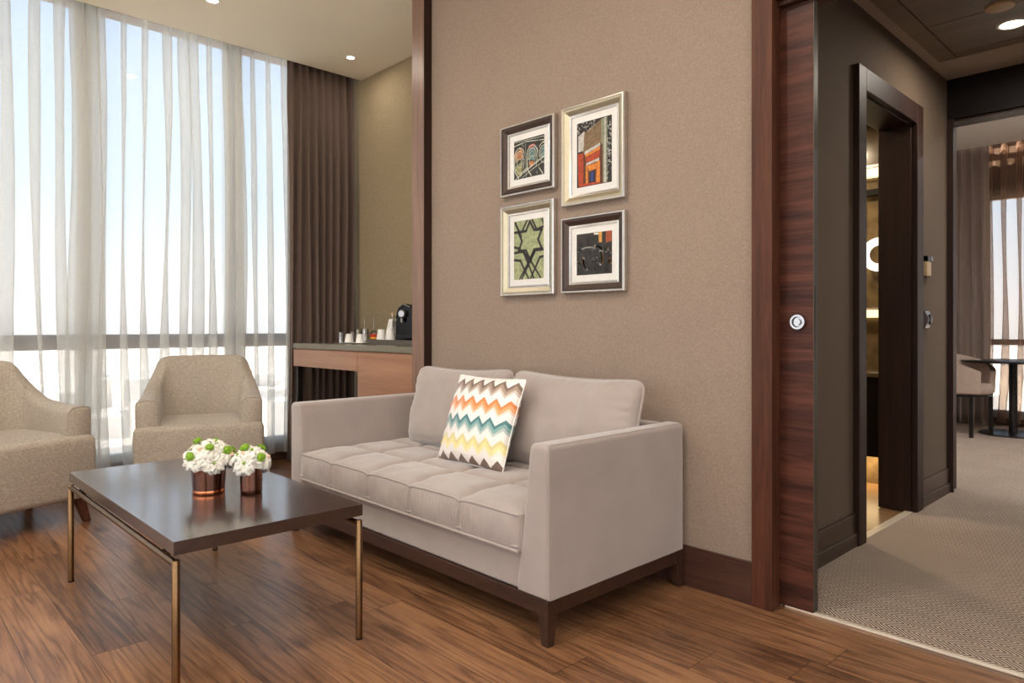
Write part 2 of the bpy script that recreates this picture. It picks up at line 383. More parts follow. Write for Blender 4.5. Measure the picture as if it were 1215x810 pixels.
# unseen side of the room: glazing added to light it from behind the camera
window_wall('window_added_2','y',YN,XW+.1,XR,1.2,-4.6,.30,2.9,[(.90,.98)])
struct('wall_front',G().box(XW,YN-.06,-.1,XR+.1,YN+.06,.24).box(XW,YN-.06,2.96,XR+.1,YN+.06,ZC+.3),M['offwhite'],smooth=False)
window_wall('window_added_3','x',XR,YN+.1,2.4,1.2,-2.6,.45,2.8,[(.96,1.02)])
struct('wall_right',G().box(XR-.05,YN,-.1,XR+.07,YP,.39).box(XR-.05,YN,2.86,XR+.07,YP,ZC+.1).box(XR-.05,2.3,.39,XR+.07,YP,2.86),M['offwhite'],smooth=False)

rug=obj('bounce_rug',G().box(-4.4,-3.1,.0005,2.4,-.9,.012),fabric('pale_bounce_rug',rgb(226,218,204),var=.2,scale=200),smooth=False)  # added reflector: throws sunlight from the floor up to the ceiling
tag(rug,'large pale rug added unseen behind the camera to bounce sunlight upwards','rug')
# sliding door
dr=struct('door_1',G().box(-1.95,2.530,.008,-1.064,2.566,2.246),M['walnut_h'],bevel=.001)
obj('edge_strip',G().box(-1.0638,2.531,.01,-1.0615,2.565,2.244).box(-1.0615,2.542,.93,-1.0595,2.554,1.20),M['edge'],dr)['label']='brushed metal edge strip with lock plate'
k=obj('pull_knob',G().lathe([(0,2.512),(.012,2.512),(.013,2.522),(.017,2.522),(.020,2.513),(.027,2.513),(.0285,2.516),(.0285,2.530)],(-1.116,0,1.069),axis='y',n=32),M['chrome'],dr)
k['label']='round chrome pull'
# pocket cover behind the door and hall wall
struct('wall_hall',G().box(-3.3,2.60,0,XH,2.66,2.7).box(XH-.12,2.66,0,XH,3.55,2.7).box(XH-.12,4.35,0,XH,5.13,2.7).box(XH-.12,3.55,2.20,XH,4.35,2.7),M['hall_paper'],smooth=False)
struct('wall_hall_right',G().box(.15,2.51,0,.35,5.2,2.7),M['hall_paper'],smooth=False)
struct('baseboard_hall',G().box(XH,2.66,.004,XH+.014,3.47,.158).box(XH,2.66,.004,XH+.022,3.47,.066).box(XH,4.45,.004,XH+.014,5.03,.158).box(XH,4.45,.004,XH+.022,5.03,.066),M['dark_y'],bevel=.002)
# bathroom doorway casing and deep reveal
struct('trim_6',G().box(XH,3.47,.004,XH+.03,3.565,2.31).box(XH,4.34,.004,XH+.03,4.45,2.31).box(XH,3.565,2.20,XH+.03,4.34,2.31),M['dark_v'],bevel=.003)
struct('trim_7',G().box(XH-.17,4.32,.004,XH,4.36,2.23).box(XH-.17,3.54,.004,XH,3.57,2.23).box(XH-.17,3.57,2.19,XH,4.32,2.23),M['dark_v'],bevel=.002)
struct('trim_8',G().box(XH-.03,3.57,0,XH+.01,4.32,.010),M['strip'],bevel=.002)
# portal into the bedroom
struct('trim_9',G().box(XH-.12,5.03,.004,XH+.035,5.05,2.365).box(XH-.12,5.05,.004,XH+.012,5.20,2.365).box(XH,5.05,2.35,.15,5.20,2.365),M['dark_v'],bevel=.002)
struct('wall_portal',G().box(XH-.1,5.03,2.365,.15,5.20,2.95).box(-3.4,5.13,0,XH-.12,5.20,2.95).box(.35,5.13,0,2.0,5.2,2.95),M['black_wood'],smooth=False)
struct('ceiling_hall',G().box(XH,2.62,ZH,.15,5.03,ZH+.1),M['soffit'],smooth=False)
pn=struct('trim_10',G().box(-1.193,2.66,ZH-.028,-1.104,4.575,ZH).box(-1.098,2.66,ZH-.028,.1,3.996,ZH).box(-1.098,4.002,ZH-.028,.1,4.485,ZH).box(-1.098,4.491,ZH-.028,.1,4.575,ZH),M['panel'],smooth=False)
# bathroom shell
struct('wall_bathroom',G().box(-3.0,4.97,-.05,XH-.12,5.07,2.75).box(-3.1,3.3,-.05,-3.0,5.07,2.75).box(-3.0,3.3,-.05,XH-.12,3.42,2.75),M['marble'],smooth=False)
struct('ceiling_bathroom',G().box(-3.0,3.42,2.42,XH-.12,4.97,2.5),M['offwhite'],smooth=False)
# bedroom shell
struct('ceiling_bedroom',G().box(-3.4,5.20,2.95,2.0,YB-.35,3.05).box(-3.4,YB-.35,3.12,2.0,YB+.1,3.2),M['white_ceiling'],smooth=False)
struct('wall_bedroom_left',G().box(-3.5,5.13,0,-3.4,YB+.1,3.1),M['offwhite'],smooth=False)
struct('wall_bedroom_right',G().box(2.0,5.13,0,2.1,YB+.1,3.1),M['offwhite'],smooth=False)
window_wall('window_4','y',YB,-1.86,2.0,1.3,-.6,.16,2.42,[(.86,.92)])
struct('wall_bedroom_back',G().box(-3.4,YB-.06,0,-1.86,YB+.06,3.1).box(-1.86,YB-.06,2.46,2.0,YB+.06,3.1).box(-1.86,YB-.06,-.1,2.0,YB+.06,.10),M['hall_paper'],smooth=False)
struct('trim_11',G().box(-1.86,YB-.12,.085,2.0,YB-.061,.165),M['sill'],bevel=.003)

struct('trim_12',G().box(-3.4,5.2,2.60,2.0,5.38,2.63).box(-3.4,5.36,2.63,2.0,5.38,2.70),M['white_ceiling'],smooth=False)
t_=bpy.data.lights.new('cove_lamp','AREA'); t_.shape='RECTANGLE'; t_.size=5.0; t_.size_y=.06; t_.energy=330; t_.color=(.95,.96,1)
o_=bpy.data.objects.new('cove_lamp',t_); COL.objects.link(o_); o_.location=(-.7,5.29,2.64); o_.rotation_euler=(PI,0,0)
# ------------------------------------------------------------------ lamps in the ceilings
def downlight(x,y,z,r,label,lamp,mat='lamp',group=None,power=0,col=(1,.90,.78),spread=120,ringmat='white'):
    t=thing('ceiling_downlight',label,'ceiling light',(x,y,z),0,group)
    obj('trim_ring',G().lathe([(r*.86,-.004),(r*1.0,-.006),(r*1.12,-.003),(r*1.14,0),(r*.86,0),(r*.86,-.004)],n=32),M[ringmat],t)
    obj('lens',G().lathe([(0,-.002),(r*.86,-.0025),(r*.86,0),(0,0)],n=32),M[mat],t)['label']='glowing lens'
    if power:
        ld=bpy.data.lights.new('downlight_lamp','AREA'); ld.shape='DISK'; ld.size=r*1.5; ld.energy=power; ld.color=col
        lo=bpy.data.objects.new('downlight_lamp',ld); COL.objects.link(lo); lo.location=(x,y,z-.012)
    return t
downlight(-4.648,2.738,ZC,.034,'small recessed spotlight in the cream ceiling above the desk','a','lamp_small',power=2.5)
downlight(-4.432,1.631,ZC,.040,'recessed spotlight at the top edge of the photo above the armchairs','a','lamp_small',power=4)
for (x,y) in [(-2.9,.6),(-1.6,.9),(-.3,.2),(.9,1.2),(-2.2,-1.2),(0,-1.4),(1.6,-.6),(-3.9,-.9)]:  # unseen lamps added to brighten the living room
    downlight(x,y,ZC,.055,'unseen ceiling downlight over the seating area, added as fill light','a','lamp_small','added fill downlights',power=17,spread=150)
for (x,y) in [(-.2,6.6),(1.2,7.6),(1.0,6.0),(-2.6,6.2)]:  # added out of view to brighten the bedroom
    downlight(x,y,2.95,.055,'unseen ceiling downlight of the bedroom, added as fill light','a','lamp_small','added bedroom fill downlights',power=20,col=(1,.95,.9))
zp=ZH-.028
downlight(-.786,4.26,zp,.062,'glowing round downlight in the dark wooden hall ceiling','a','lamp',power=11,spread=140)
t=tag(obj('ceiling_speaker',G().lathe([(0,-.012),(.05,-.012),(.060,-.008),(.062,0),(0,0)],n=32),M['beige_panel'],loc=(-.784,3.98,zp)),'pale round unlit disc on the dark hall ceiling beside the lit downlight','ceiling speaker')

# ------------------------------------------------------------------ curtains
def curtain(name,axis,pos,a0,a1,z0,z1,period,amp,mat,seed,warp=None,nu_per=22,nz=26,sharp=7,drift=.25,thick=0,flare=0,omega=2.9):
    r=random.Random(seed); nf=max(1,int(round(abs(a1-a0)/period))); nu=nf*nu_per
    ph=[r.uniform(-.28,.28) for _ in range(nf+2)]; am=[r.uniform(.6,1.25) for _ in range(nf+2)]
    g=G()
    def fn(u,v):
        z=z1+(z0-z1)*v
        s=u*nf; k=min(int(s),nf-1); f=s-k
        # smooth interpolation of per-fold variation
        A=am[k]*(1-f)+am[k+1]*f
        dr=(noise.noise(Vector((s*.35,v*.9,seed)))*drift+noise.noise(Vector((s*.9,v*.5,seed+9)))*drift*.4)*min(1,v*1.4)
        c=.5+.5*cos(2*PI*(s+dr+.5))
        p=1+ (sharp-1)*max(0,1-v*5)
        off=amp*(A*(.55+.45*min(1,v*3))*(c**p) -.3)
        off+=noise.noise(Vector((s*.22,v*1.2,seed+4)))*amp*.7*v
        uu=warp(u) if warp else u
        a=a0+(a1-a0)*uu + noise.noise(Vector((s*.5,v*1.1,seed+2)))*period*.9*v
        th=2*PI*(s+dr+.5); K=omega*(.25+.8*A)*(.9+.9*noise.noise(Vector((s*.5,v*1.3,seed+20)))*min(1,v*2)); a-= period/(2*PI)*K*sin(th)
        if flare: a+= flare*v*(uu-.5)
        a=max(min(a0,a1)-.03,min(max(a0,a1)+.03,a)); return (pos+off,a,z) if axis=='x' else (a,pos-off,z)
    g.grid(fn,nu,nz)
    o=obj(name,g,mat,angle=180,recalc=False)
    if thick:
        m=o.modifiers.new('solid','SOLIDIFY'); m.thickness=thick
    return o
def bunch(centers,strength):
    """monotone warp that gathers cloth near the given fractions"""
    def w(u):
        s=0
        tot=0
        for i in range(60):
            x=(i+.5)/60; d=1
            for c,wd in centers: d-= strength*math.exp(-((x-c)/wd)**2)
            d=max(.12,d); tot+=d
            if x<=u: s+=d
        # linear remainder
        return s/tot
    tab=[w(i/400) for i in range(401)]
    def q(u):
        x=max(0,min(1,u))*400; i=min(int(x),399)
        # smooth the staircase
        lo=max(0,i-7); hi=min(400,i+8)
        return (sum(tab[lo:hi+1])/(hi-lo+1)) if 7<i<392 else tab[i]*(1-(x-i))+tab[i+1]*(x-i)
    return q
XS=-5.135
tag(curtain('sheer_curtain','x',XS,-.6,1.16,.07,3.17,.125,.07,M['sheer'],3,bunch([(.93,.10),(.45,.06)],.55),omega=3.3),'white sheer curtain at the left edge behind the left armchair','curtain')
tag(curtain('sheer_curtain','x',XS+.012,1.02,2.12,.07,3.17,.105,.07,M['sheer'],11,bunch([(.03,.05),(.60,.10),(.93,.07)],.55),omega=3.4),'middle white sheer curtain behind the facing armchair','curtain')
tag(curtain('sheer_curtain','x',XS,1.96,2.50,.08,3.17,.10,.06,M['sheer'],21,bunch([(.15,.16)],.5),omega=3.7),'white sheer curtain between the window mullion and the brown drape','curtain')
tag(curtain('sheer_curtain','x',XS,-3.2,-.65,.07,3.17,.15,.06,M['sheer'],31),'white sheer curtain on the window beyond the left edge of the photo','curtain')
dp=curtain('brown_drape','x',-5.10,2.455,3.045,.012,3.19,.066,.07,M['drape'],5,None,nu_per=12,sharp=1.5,drift=.45,omega=.8)
dp.modifiers.new('s','SOLIDIFY').thickness=.002
tag(dp,'floor length brown opaque drape in the corner beside the desk','curtain')
rl=obj('curtain_rail',G().box(XS-.02,YN+.1,3.175,XS+.06,YA-.01,3.20),M['brushed']); tag(rl,'curtain track hidden in the ceiling trough over the sheers','curtain rail')

# bedroom curtains
d2=curtain('brown_drape','y',YB-.30,-2.35,-1.80,.02,3.0,.085,.07,M['drape_grey'],8,None,nu_per=12,sharp=1.5,omega=.8)
d2.modifiers.new('s','SOLIDIFY').thickness=.002
tag(d2,'grey brown drape at the bedroom window behind the tub chair','curtain')
tag(curtain('sheer_curtain','y',YB-.19,-1.88,1.9,.05,3.05,.13,.06,M['sheer_brown'],14,None,nu_per=12),'brownish sheer curtain across the bedroom window','curtain')

# ------------------------------------------------------------------ sofa
X0,X1,Y0,Y1=-3.38,-1.55,1.64,2.448
sofa=thing('sofa','light taupe two-seat sofa with tufted seat against the taupe wall','sofa',((X0+X1)/2,(Y0+Y1)/2,0))
sx,sy=sofa.location.x,sofa.location.y
def SL(g):
    g.v=[(x-sx,y-sy,z) for x,y,z in g.v]; return g
zr0,zr1=.100,.152
rail=G().box(X0+.004,Y0+.004,zr0,X1-.004,Y0+.034,zr1).box(X0+.004,Y1-.034,zr0,X1-.004,Y1-.004,zr1).box(X0+.004,Y0+.034,zr0,X0+.034,Y1-.034,zr1).box(X1-.034,Y0+.034,zr0,X1-.004,Y1-.034,zr1)
obj('base_rail',SL(rail),M['sofa_wood'],sofa,bevel=.002)['label']='dark walnut base rail'
for (cx_,cy_,ix,iy) in [(X1-.003,Y0+.003,-1,1),(X0+.003,Y0+.003,1,1),(X1-.003,Y1-.003,-1,-1),(X0+.003,Y1-.003,1,-1)]:
    a=.056;b=.030
    def q(w,z,ins=.006 ):
        xs=sorted([cx_+ix*ins*0,cx_+ix*w]); ys=sorted([cy_,cy_+iy*w])
        return [(xs[0],ys[0],z),(xs[1],ys[0],z),(xs[1],ys[1],z),(xs[0],ys[1],z)]
    lg=G().hexa(q(b,0),q(a,zr1-.002))
    obj('leg',SL(lg),M['sofa_wood'],sofa,bevel=.002)['label']='tapered dark walnut leg'
# upholstered body
body=G().box(X0+.012,Y0+.012,.153,X1-.012,Y1-.012,.285)
obj('seat_base',SL(body),M['sofa'],sofa,bevel=.012,seg=4)
bk=G().box(X0+.10,2.345,.284,X1-.10,Y1,.657)
obj('backrest',SL(bk),M['sofa'],sofa,bevel=.018,seg=5)
def arm(side):
    # outer face vertical, inner face flaring out towards the bottom
    xo=X1 if side>0 else X0; s=-side
    nz=22; ny=26; g=G()
    zb,zt=.152,.662
    ring=[]
    def wd(z):
        t=(z-zb)/(zt-zb); return .150-.062*min(1,max(0,(t-.08)/.92))**.85
    def sec(y,inset):
        pts=[]
        zs=[zb+inset*.6+(zt-inset-zb-inset*.6)*i/nz for i in range(nz+1)]
        r=.020
        for z in zs: pts.append((xo+s*inset,y,z))
        # rounded top
        top=zt-inset
        P=[]
        xa=xo+s*inset; xb=xo+s*(wd(top)-inset)
        P=[(xa,y,zb+inset*.6)]
        for i in range(1,nz): P.append((xa,y,zb+inset*.6+(top-r-zb)*i/nz))
        for k in range(7):
            a=PI/2*k/6; P.append((xa+s*r*(1-cos(a)),y,top-r+r*sin(a)))
        for k in range(1,6): P.append((xa+s*r+(xb-xa-2*s*r)*k/6,y,top+.001))
        for k in range(7):
            a=PI/2*k/6; P.append((xb-s*r+s*r*sin(a),y,top-r+r*cos(a)))
        for i in range(nz-1,0,-1):
            z=zb+inset*.6+(top-r-zb)*i/nz; P.append((xo+s*(wd(z)-inset),y,z))
        P.append((xo+s*(wd(zb)-inset),y,zb+inset*.6))
        return P
    R_=.018; ys=[]
    for k in range(6):
        a=PI/2*k/5; ys.append((Y0+R_*(1-sin(a))*1.0,R_*(1-cos(a)) if False else R_*(1-sin(PI/2-a)) ))
    ys=[(Y0+R_*(1-cos(PI/2*(1-k/5))) if False else Y0+R_-R_*cos(PI/2*k/5)*1.0,R_-R_*sin(PI/2*k/5)) for k in range(6)]
    ys+=[(Y0+R_+(Y1-Y0-2*R_)*k/ny,0) for k in range(1,ny)]
    ys+=[(Y1-R_+R_*sin(PI/2*k/5),R_-R_*cos(PI/2*k/5)) for k in range(6)]
    secs=[sec(y,i) for y,i in ys]; m=len(secs[0])
    vs=[p for q_ in secs for p in q_]; fs=[]
    for j in range(len(secs)-1):
        for i in range(m):
            fs.append((j*m+i,j*m+(i+1)%m,(j+1)*m+(i+1)%m,(j+1)*m+i))
    fs.append(tuple(range(m))); fs.append(tuple((len(secs)-1)*m+i for i in range(m))[::-1])
    # soft unevenness
    vs=[(x+.0016*noise.noise(Vector((x*9,y*9,z*9))),y+.002*noise.noise(Vector((x*11,y*8,z*9+5))),z) for x,y,z in vs]
    g.add(vs,fs)
    return g
for sd in (1,-1):
    a=obj('arm',SL(arm(sd)),M['sofa'],sofa,angle=60)
    xo=X1 if sd>0 else X0
    pth=[(xo-sd*.0022,Y0+.006,.16+.485*i/30) for i in range(31)]+[(xo-sd*.006,Y0+.010+.0*i,.650+.006*i/3) for i in range(1,4)]+[(xo-sd*.010,Y0+.02+(Y1-Y0-.04)*i/20,.6595) for i in range(21)]
    obj('seam',SL(G().tube(pth,.0022,6)),M['sofa_light'],a)
# seat cushion with 5 x 3 tufts
cx0,cx1,cy0,cy1=X0+.128,X1-.128,Y0-.008,2.335
zc0,zc1=.287,.412
def seat():
    nx,ny,nv=200,96,18
    g=G()
    vx=[cx0+(cx1-cx0)*k/5 for k in range(1,5)]; vy=[cy0+.255,cy0+.49]
    def top(x,y):
        ex=min(x-cx0,cx1-x); ey=min(y-cy0,cy1-y)
        h=.030*min(1,(ex/.10))**.5*min(1,(max(ey,0)/.10))**.5 if ex>0 and ey>0 else 0
        gx=min(abs(x-q_) for q_ in vx); gy=min(abs(y-q_) for q_ in vy)
        gr=max(math.exp(-(gx/.020)**1.2)*1.0*min(1,.35+ey/.08), math.exp(-(gy/.020)**1.2)*min(1,ex/.06))
        gi=math.exp(-((gx/.03)**2+(gy/.03)**2))
        # pillow shape inside each tuft
        return zc1+h-.021*gr-.008*gi + .0025*noise.noise(Vector((x*14,y*14,1)))
    g.grid(lambda u,v:(cx0+(cx1-cx0)*u,cy0+(cy1-cy0)*v,top(cx0+(cx1-cx0)*u,cy0+(cy1-cy0)*v)),nx,ny)
    def side(p0,p1,nrm,n):
        def fn(u,v):
            x=p0[0]+(p1[0]-p0[0])*u; y=p0[1]+(p1[1]-p0[1])*u
            zt=top(x,y); z=zt+(zc0-zt)*v
            bul=.012*sin(PI*v)**.7*min(1,min(u,1-u)*40)
            if abs(nrm[1])>.5:
                gx=min(abs(x-q_) for q_ in vx)
                bul-=.010*math.exp(-(gx/.012)**2)*sin(PI*v)**.5
                near=math.exp(-(gx/.11)**2)
                bul+=.0052*near*sin(x*420+3*noise.noise(Vector((x*30,v*2,0))))*sin(PI*min(1,v*1.15))*(1-v*.55)
                bul+=.003*noise.noise(Vector((x*22,z*10,3)))*sin(PI*v)
            return (x+nrm[0]*bul,y+nrm[1]*bul,z)
        g.grid(fn,n,nv)
    side((cx0,cy0),(cx1,cy0),(0,-1),520); side((cx1,cy0),(cx1,cy1),(1,0),60); side((cx1,cy1),(cx0,cy1),(0,1),60); side((cx0,cy1),(cx0,cy0),(-1,0),60)
    g.grid(lambda u,v:(cx0+(cx1-cx0)*u,cy0+(cy1-cy0)*v,zc0),4,4)
    return g,top
sg,topf=seat()
sc_=obj('seat_cushion',SL(sg),M['sofa'],sofa,angle=180,recalc=True)
pt=[(cx0+(cx1-cx0)*i/160,cy0-.001,topf(cx0+(cx1-cx0)*i/160,cy0)+.001) for i in range(161)]
pb=[(cx0+(cx1-cx0)*i/60,cy0-.004,zc0+.003) for i in range(61)]
pr=[(cx1+.002,cy0+(cy1-cy0)*i/20,zc1-.004) for i in range(21)]
obj('piping',SL(G().tube(pt,.0042,8)),M['sofa_light'],sc_)
obj('piping',SL(G().tube(pb,.0048,8)),M['sofa_light'],sc_)
obj('piping',SL(G().tube([(x,y,z+.016) for x,y,z in pb],.0032,8)),M['sofa_light'],sc_)

def pillow(w,h,t,n=46,pinch=.05,corner=.12,seed=0,wr=.004,sag=0.0,power=2.4,gather=.0):
    """closed cushion standing in the local xz plane, thickness along y; returns mesh and its edge path"""
    g=G()
    def outline(u,v):
        x=(u*2-1); z=(v*2-1)
        # pull edge midpoints in, keep corners out, round the corners slightly
        k=corner
        ax=abs(x);az=abs(z)
        m=(ax**8)*(az**8)
        px=x*(1-k*m*.5)*(1-pinch*(1-az**2)*ax**3)
        pz=z*(1-k*m*.5)*(1-pinch*(1-ax**2)*az**3)
        X_=px*w/2; Z_=pz*h/2
        if z>0: Z_-= sag*(1-x*x)*z*h*.5
        return X_,Z_
    def T(u,v):
        x=abs(u*2-1); z=abs(v*2-1)
        b=max(0,(1-x**power))**.55*max(0,(1-z**power))**.55
        return b
    def f(sgn):
        def fn(u,v):
            X_,Z_=outline(u,v); b=T(u,v)
            y=t/2*b
            nn=noise.noise(Vector((X_*9+seed,Z_*9,seed+sgn)))*wr*2*min(1,b*2)
            e=min(min(u,1-u),min(v,1-v))
            rr=0
            if gather: 
                rr=gather*math.exp(-(e/.10)**2)*min(1,e*25)*(sin((X_ if v>.5 and min(v,1-v)<min(u,1-u) else Z_)*150+4*noise.noise(Vector((X_*12,Z_*12,seed)))))*(.4+.6*noise.noise(Vector((X_*6,Z_*6,seed+7))))
            return (X_,sgn*(y+nn+rr) if b>0 else 0,Z_)
        return fn
    g.grid(f(-1),n,n); g.grid(f(1),n,n)
    edge=[]
    for i in range(n): edge.append(outline(i/n,0))
    for i in range(n): edge.append(outline(1,i/n))
    for i in range(n): edge.append(outline(1-i/n,1))
    for i in range(n): edge.append(outline(0,1-i/n))
    return g,[(x,0,z) for x,z in edge]
def back_cushion(xc,w,seed,roty):
    g,edge=pillow(w,.43,.19,n=60,pinch=.035,corner=.16,seed=seed,wr=.006,sag=.07,power=3.2,gather=.007)
    o=obj('back_cushion',g,M['sofa'],sofa,loc=(xc-sx,2.238-sy,.638),rot=(math.radians(-13),math.radians(roty),0),angle=180,merge=True)
    obj('piping',G().tube(edge,.0048,8,closed=True),M['sofa_light'],o)
back_cushion(-2.745,.755,2,-.8)
back_cushion(-1.998,.755,8,.8)

# chevron throw pillow
def mat_chevron():
    m,nt,b,o=newmat('chevron_satin')
    tc=N(nt,'ShaderNodeTexCoord'); sp=N(nt,'ShaderNodeSeparateXYZ'); L(nt,tc.outputs['Object'],sp.inputs[0])
    w,h=.45,.415
    u=Mth(nt,'DIVIDE',Mth(nt,'ADD',sp.outputs[0],w/2),w); v=Mth(nt,'SUBTRACT',1.0,Mth(nt,'DIVIDE',Mth(nt,'ADD',sp.outputs[2],h/2),h))
    tri=Mth(nt,'PINGPONG',Mth(nt,'ADD',Mth(nt,'MULTIPLY',u,6.3),.1),.5)     # 0..0.5
    vv=Mth(nt,'SUBTRACT',v,Mth(nt,'MULTIPLY',Mth(nt,'SUBTRACT',.5,tri),-.17))
    W=rgb(238,232,228)
    rows=[(.13,[rgb(112,88,76),rgb(158,136,120),rgb(196,180,170)]),
          (.34,[rgb(222,128,64),rgb(236,158,104),rgb(242,198,176)]),
          (.55,[rgb(70,122,128),rgb(128,168,166),rgb(186,196,192)]),
          (.76,[rgb(222,208,148),rgb(240,222,156),rgb(240,228,186)]),
          (.965,[rgb(110,86,74),rgb(110,86,74),rgb(110,86,74)])]
    st=[(0,W)]
    for p,cs in rows:
        st+=[(p,cs[0]),(p+.042,cs[1]),(p+.084,cs[2]),(p+.115,W)]
    st=[(min(p*.83,1),c) for p,c in st if p*.83<1]
    L(nt,ramp(nt,Mth(nt,'MULTIPLY',vv,.83),st,'CONSTANT'),b.inputs['Base Color'])
    b.inputs['Roughness'].default_value=.38; b.inputs['Sheen Weight'].default_value=.3
    n=N(nt,'ShaderNodeTexNoise',Scale=900.0); L(nt,tc.outputs['Object'],n.inputs['Vector']); bump(nt,n.outputs[0],b,.15,.001)
    return m
pg,pe=pillow(.45,.415,.14,n=60,pinch=.05,corner=.03,seed=5,wr=.004,power=2.2,gather=.004)
tp=obj('throw_pillow',pg,mat_chevron(),loc=(-2.351,2.045,.628),rot=(math.radians(-20),0,0),angle=180,merge=True)
tag(tp,'white throw pillow with brown, orange, teal and yellow zigzags leaning on the sofa','pillow')
obj('piping',G().tube(pe,.0028,8,closed=True),M['paper'],tp)

# ------------------------------------------------------------------ coffee table
tx0,tx1,ty0,ty1=-3.335,-2.048,.648,1.253
tb=thing('coffee_table','low rectangular coffee table with dark wood top and slim brass legs','table',((tx0+tx1)/2,(ty0+ty1)/2,0))
ox,oy=tb.location.x,tb.location.y
def TL(g): g.v=[(x-ox,y-oy,z) for x,y,z in g.v]; return g
obj('tabletop',TL(G().box(tx0,ty0,.411,tx1,ty1,.450)),M['wenge'],tb,bevel=.0015,seg=2)['label']='dark wenge tabletop'
r_=.0105; zf=.389; q=.004
fx0,fx1,fy0,fy1=tx0+.012,tx1+.006,ty0+.004,ty1-.018
fr=G().tube([(fx0,fy0,zf),(fx1,fy0,zf)],r_,12).tube([(fx0,fy1,zf),(fx1,fy1,zf)],r_,12).tube([(fx0+.14,fy0,zf),(fx0+.14,fy1,zf)],r_*.8,12).tube([(fx1-.14,fy0,zf),(fx1-.14,fy1,zf)],r_*.8,12)
for (x,y) in [(fx0+.10,fy0+.03),(fx1-.10,fy0+.03),(fx0+.10,fy1-.03),(fx1-.10,fy1-.03)]:
    fr.tube([(x,fy0 if y<.95 else fy1,zf),(x,y,zf+.006)],.006,8).box(x-.02,y-.012,.3975,x+.02,y+.012,.411)
obj('frame',TL(fr),M['brass'],tb)['label']='brass tube frame'
for (x,y) in [(fx0,fy0),(fx1,fy0),(fx0,fy1),(fx1,fy1)]:
    lg=obj('leg',TL(G().lathe([(0,.004),(.0112,.004),(.0112,.398),(.0095,.4005),(0,.4005)],(x,y,0),n=20)),M['brass'],tb)
    lg['label']='round brass leg'
    obj('foot_pad',TL(G().lathe([(0,0),(.0118,0),(.0118,.006),(0,.006)],(x,y,0),n=16)),M['black_metal'],lg)

# ------------------------------------------------------------------ vases and flowers
def vase(cx_,cy_,r0,r1,h,label,mats,band):
    t=thing('vase',label,'vase',(cx_,cy_,.450))
    w=.003
    obj('body',G().lathe([(0,.0),(r0*.9,0),(r0,.003),(r0+(r1-r0)*.15,h*.15),(r1,h),(r1-w,h),(r0-w,.012),(0,.012)],n=40),M['copper'],t,angle=50)['label']='dark copper glass body'
    if band:
        obj('base_band',G().lathe([(r0*1.0,.001),(r0*1.025,.003),(r0*1.03,.013),(r0*1.015,.016),(r0,.016)],n=40),M['copper_bright'],t)['label']='bright copper band'
    return t
V1=(-2.575,.935); V2=(-2.465,1.045)
vase(V1[0],V1[1],.054,.061,.113,'larger round copper vase of white flowers on the coffee table',None,True)
vase(V2[0],V2[1],.0375,.040,.107,'smaller narrow copper vase of white flowers on the coffee table',None,False)
def bloom_mesh(seed,R=.034):
    r=random.Random(seed); g=G()
    def petal(ang,tilt,ln,wd,base,ph):
        def fn(u,v):
            a=(u*2-1)
            wdt=wd*(sin(PI*min(1,v*.62+.12))**.8)
            x=a*wdt; l=ln*v
            # curl: rises then bends outward; ruffle on the rim
            bend=tilt+ .9*v*v
            rr=base+ l*sin(bend)
            z=l*cos(bend)*.9 
            ruf=.0070*(v**2)*sin(a*5+ph)+.0014*(v**2)*sin(a*11+ph*2)
            z+=ruf+ -.25*abs(x)*v ; rr+= -x*x/(wd*2.2)+ruf*.6
            return (rr*cos(ang)-x*sin(ang),rr*sin(ang)+x*cos(ang),z-.006)
        g.grid(fn,8,6)
    for L_,(n,tl,ln,wd,b) in enumerate([(3,.05,.018,.012,.002),(4,.35,.026,.018,.004),(5,.75,.034,.023,.006),(5,1.15,.038,.025,.006)]):
        a0=r.uniform(0,6)
        for k_ in range(n):
            petal(a0+2*PI*k_/n+r.uniform(-.15,.15),tl+r.uniform(-.12,.12),ln*r.uniform(.88,1.1)*R/.034,wd*R/.034,b,r.uniform(0,6))
    return g
protos=[]
rf=random.Random(31)
def make_bloom(seed):
    o=obj('white_flower',bloom_mesh(seed),M['petal'],angle=180,recalc=False)
    obj('flower_center',G().lathe([(0,-.003),(.004,0),(.0045,.006),(.003,.010),(0,.012)],n=8),M['green'],o)['label']='green centre'
    obj('stem',G().tube([(0,0,-.004),(.001,0,-.02),(0,.001,-.036)],.0016,6),M['leaf'],o)['label']='green stem'
    return o
blooms=[make_bloom(s) for s in (1,2,3)]
used=[False]*3
def orient(o,dirv,spin,sc):
    qd=Vector((0,0,1)).rotation_difference(Vector(dirv).normalized())
    o.rotation_mode='QUATERNION'
    from mathutils import Quaternion
    o.rotation_quaternion=qd @ Quaternion((0,0,1),spin)
    o.scale=(sc,sc,sc)
def put(kind,pos,dirv,spin,sc,label,group,cat='flower'):
    src,flag=kind
    if flag[0]: o=copy_tree(src)
    else: o=src; flag[0]=True
    o.location=pos; orient(o,dirv,spin,sc); tag(o,label,cat,group); return o
BK=[(b,[False]) for b in blooms]
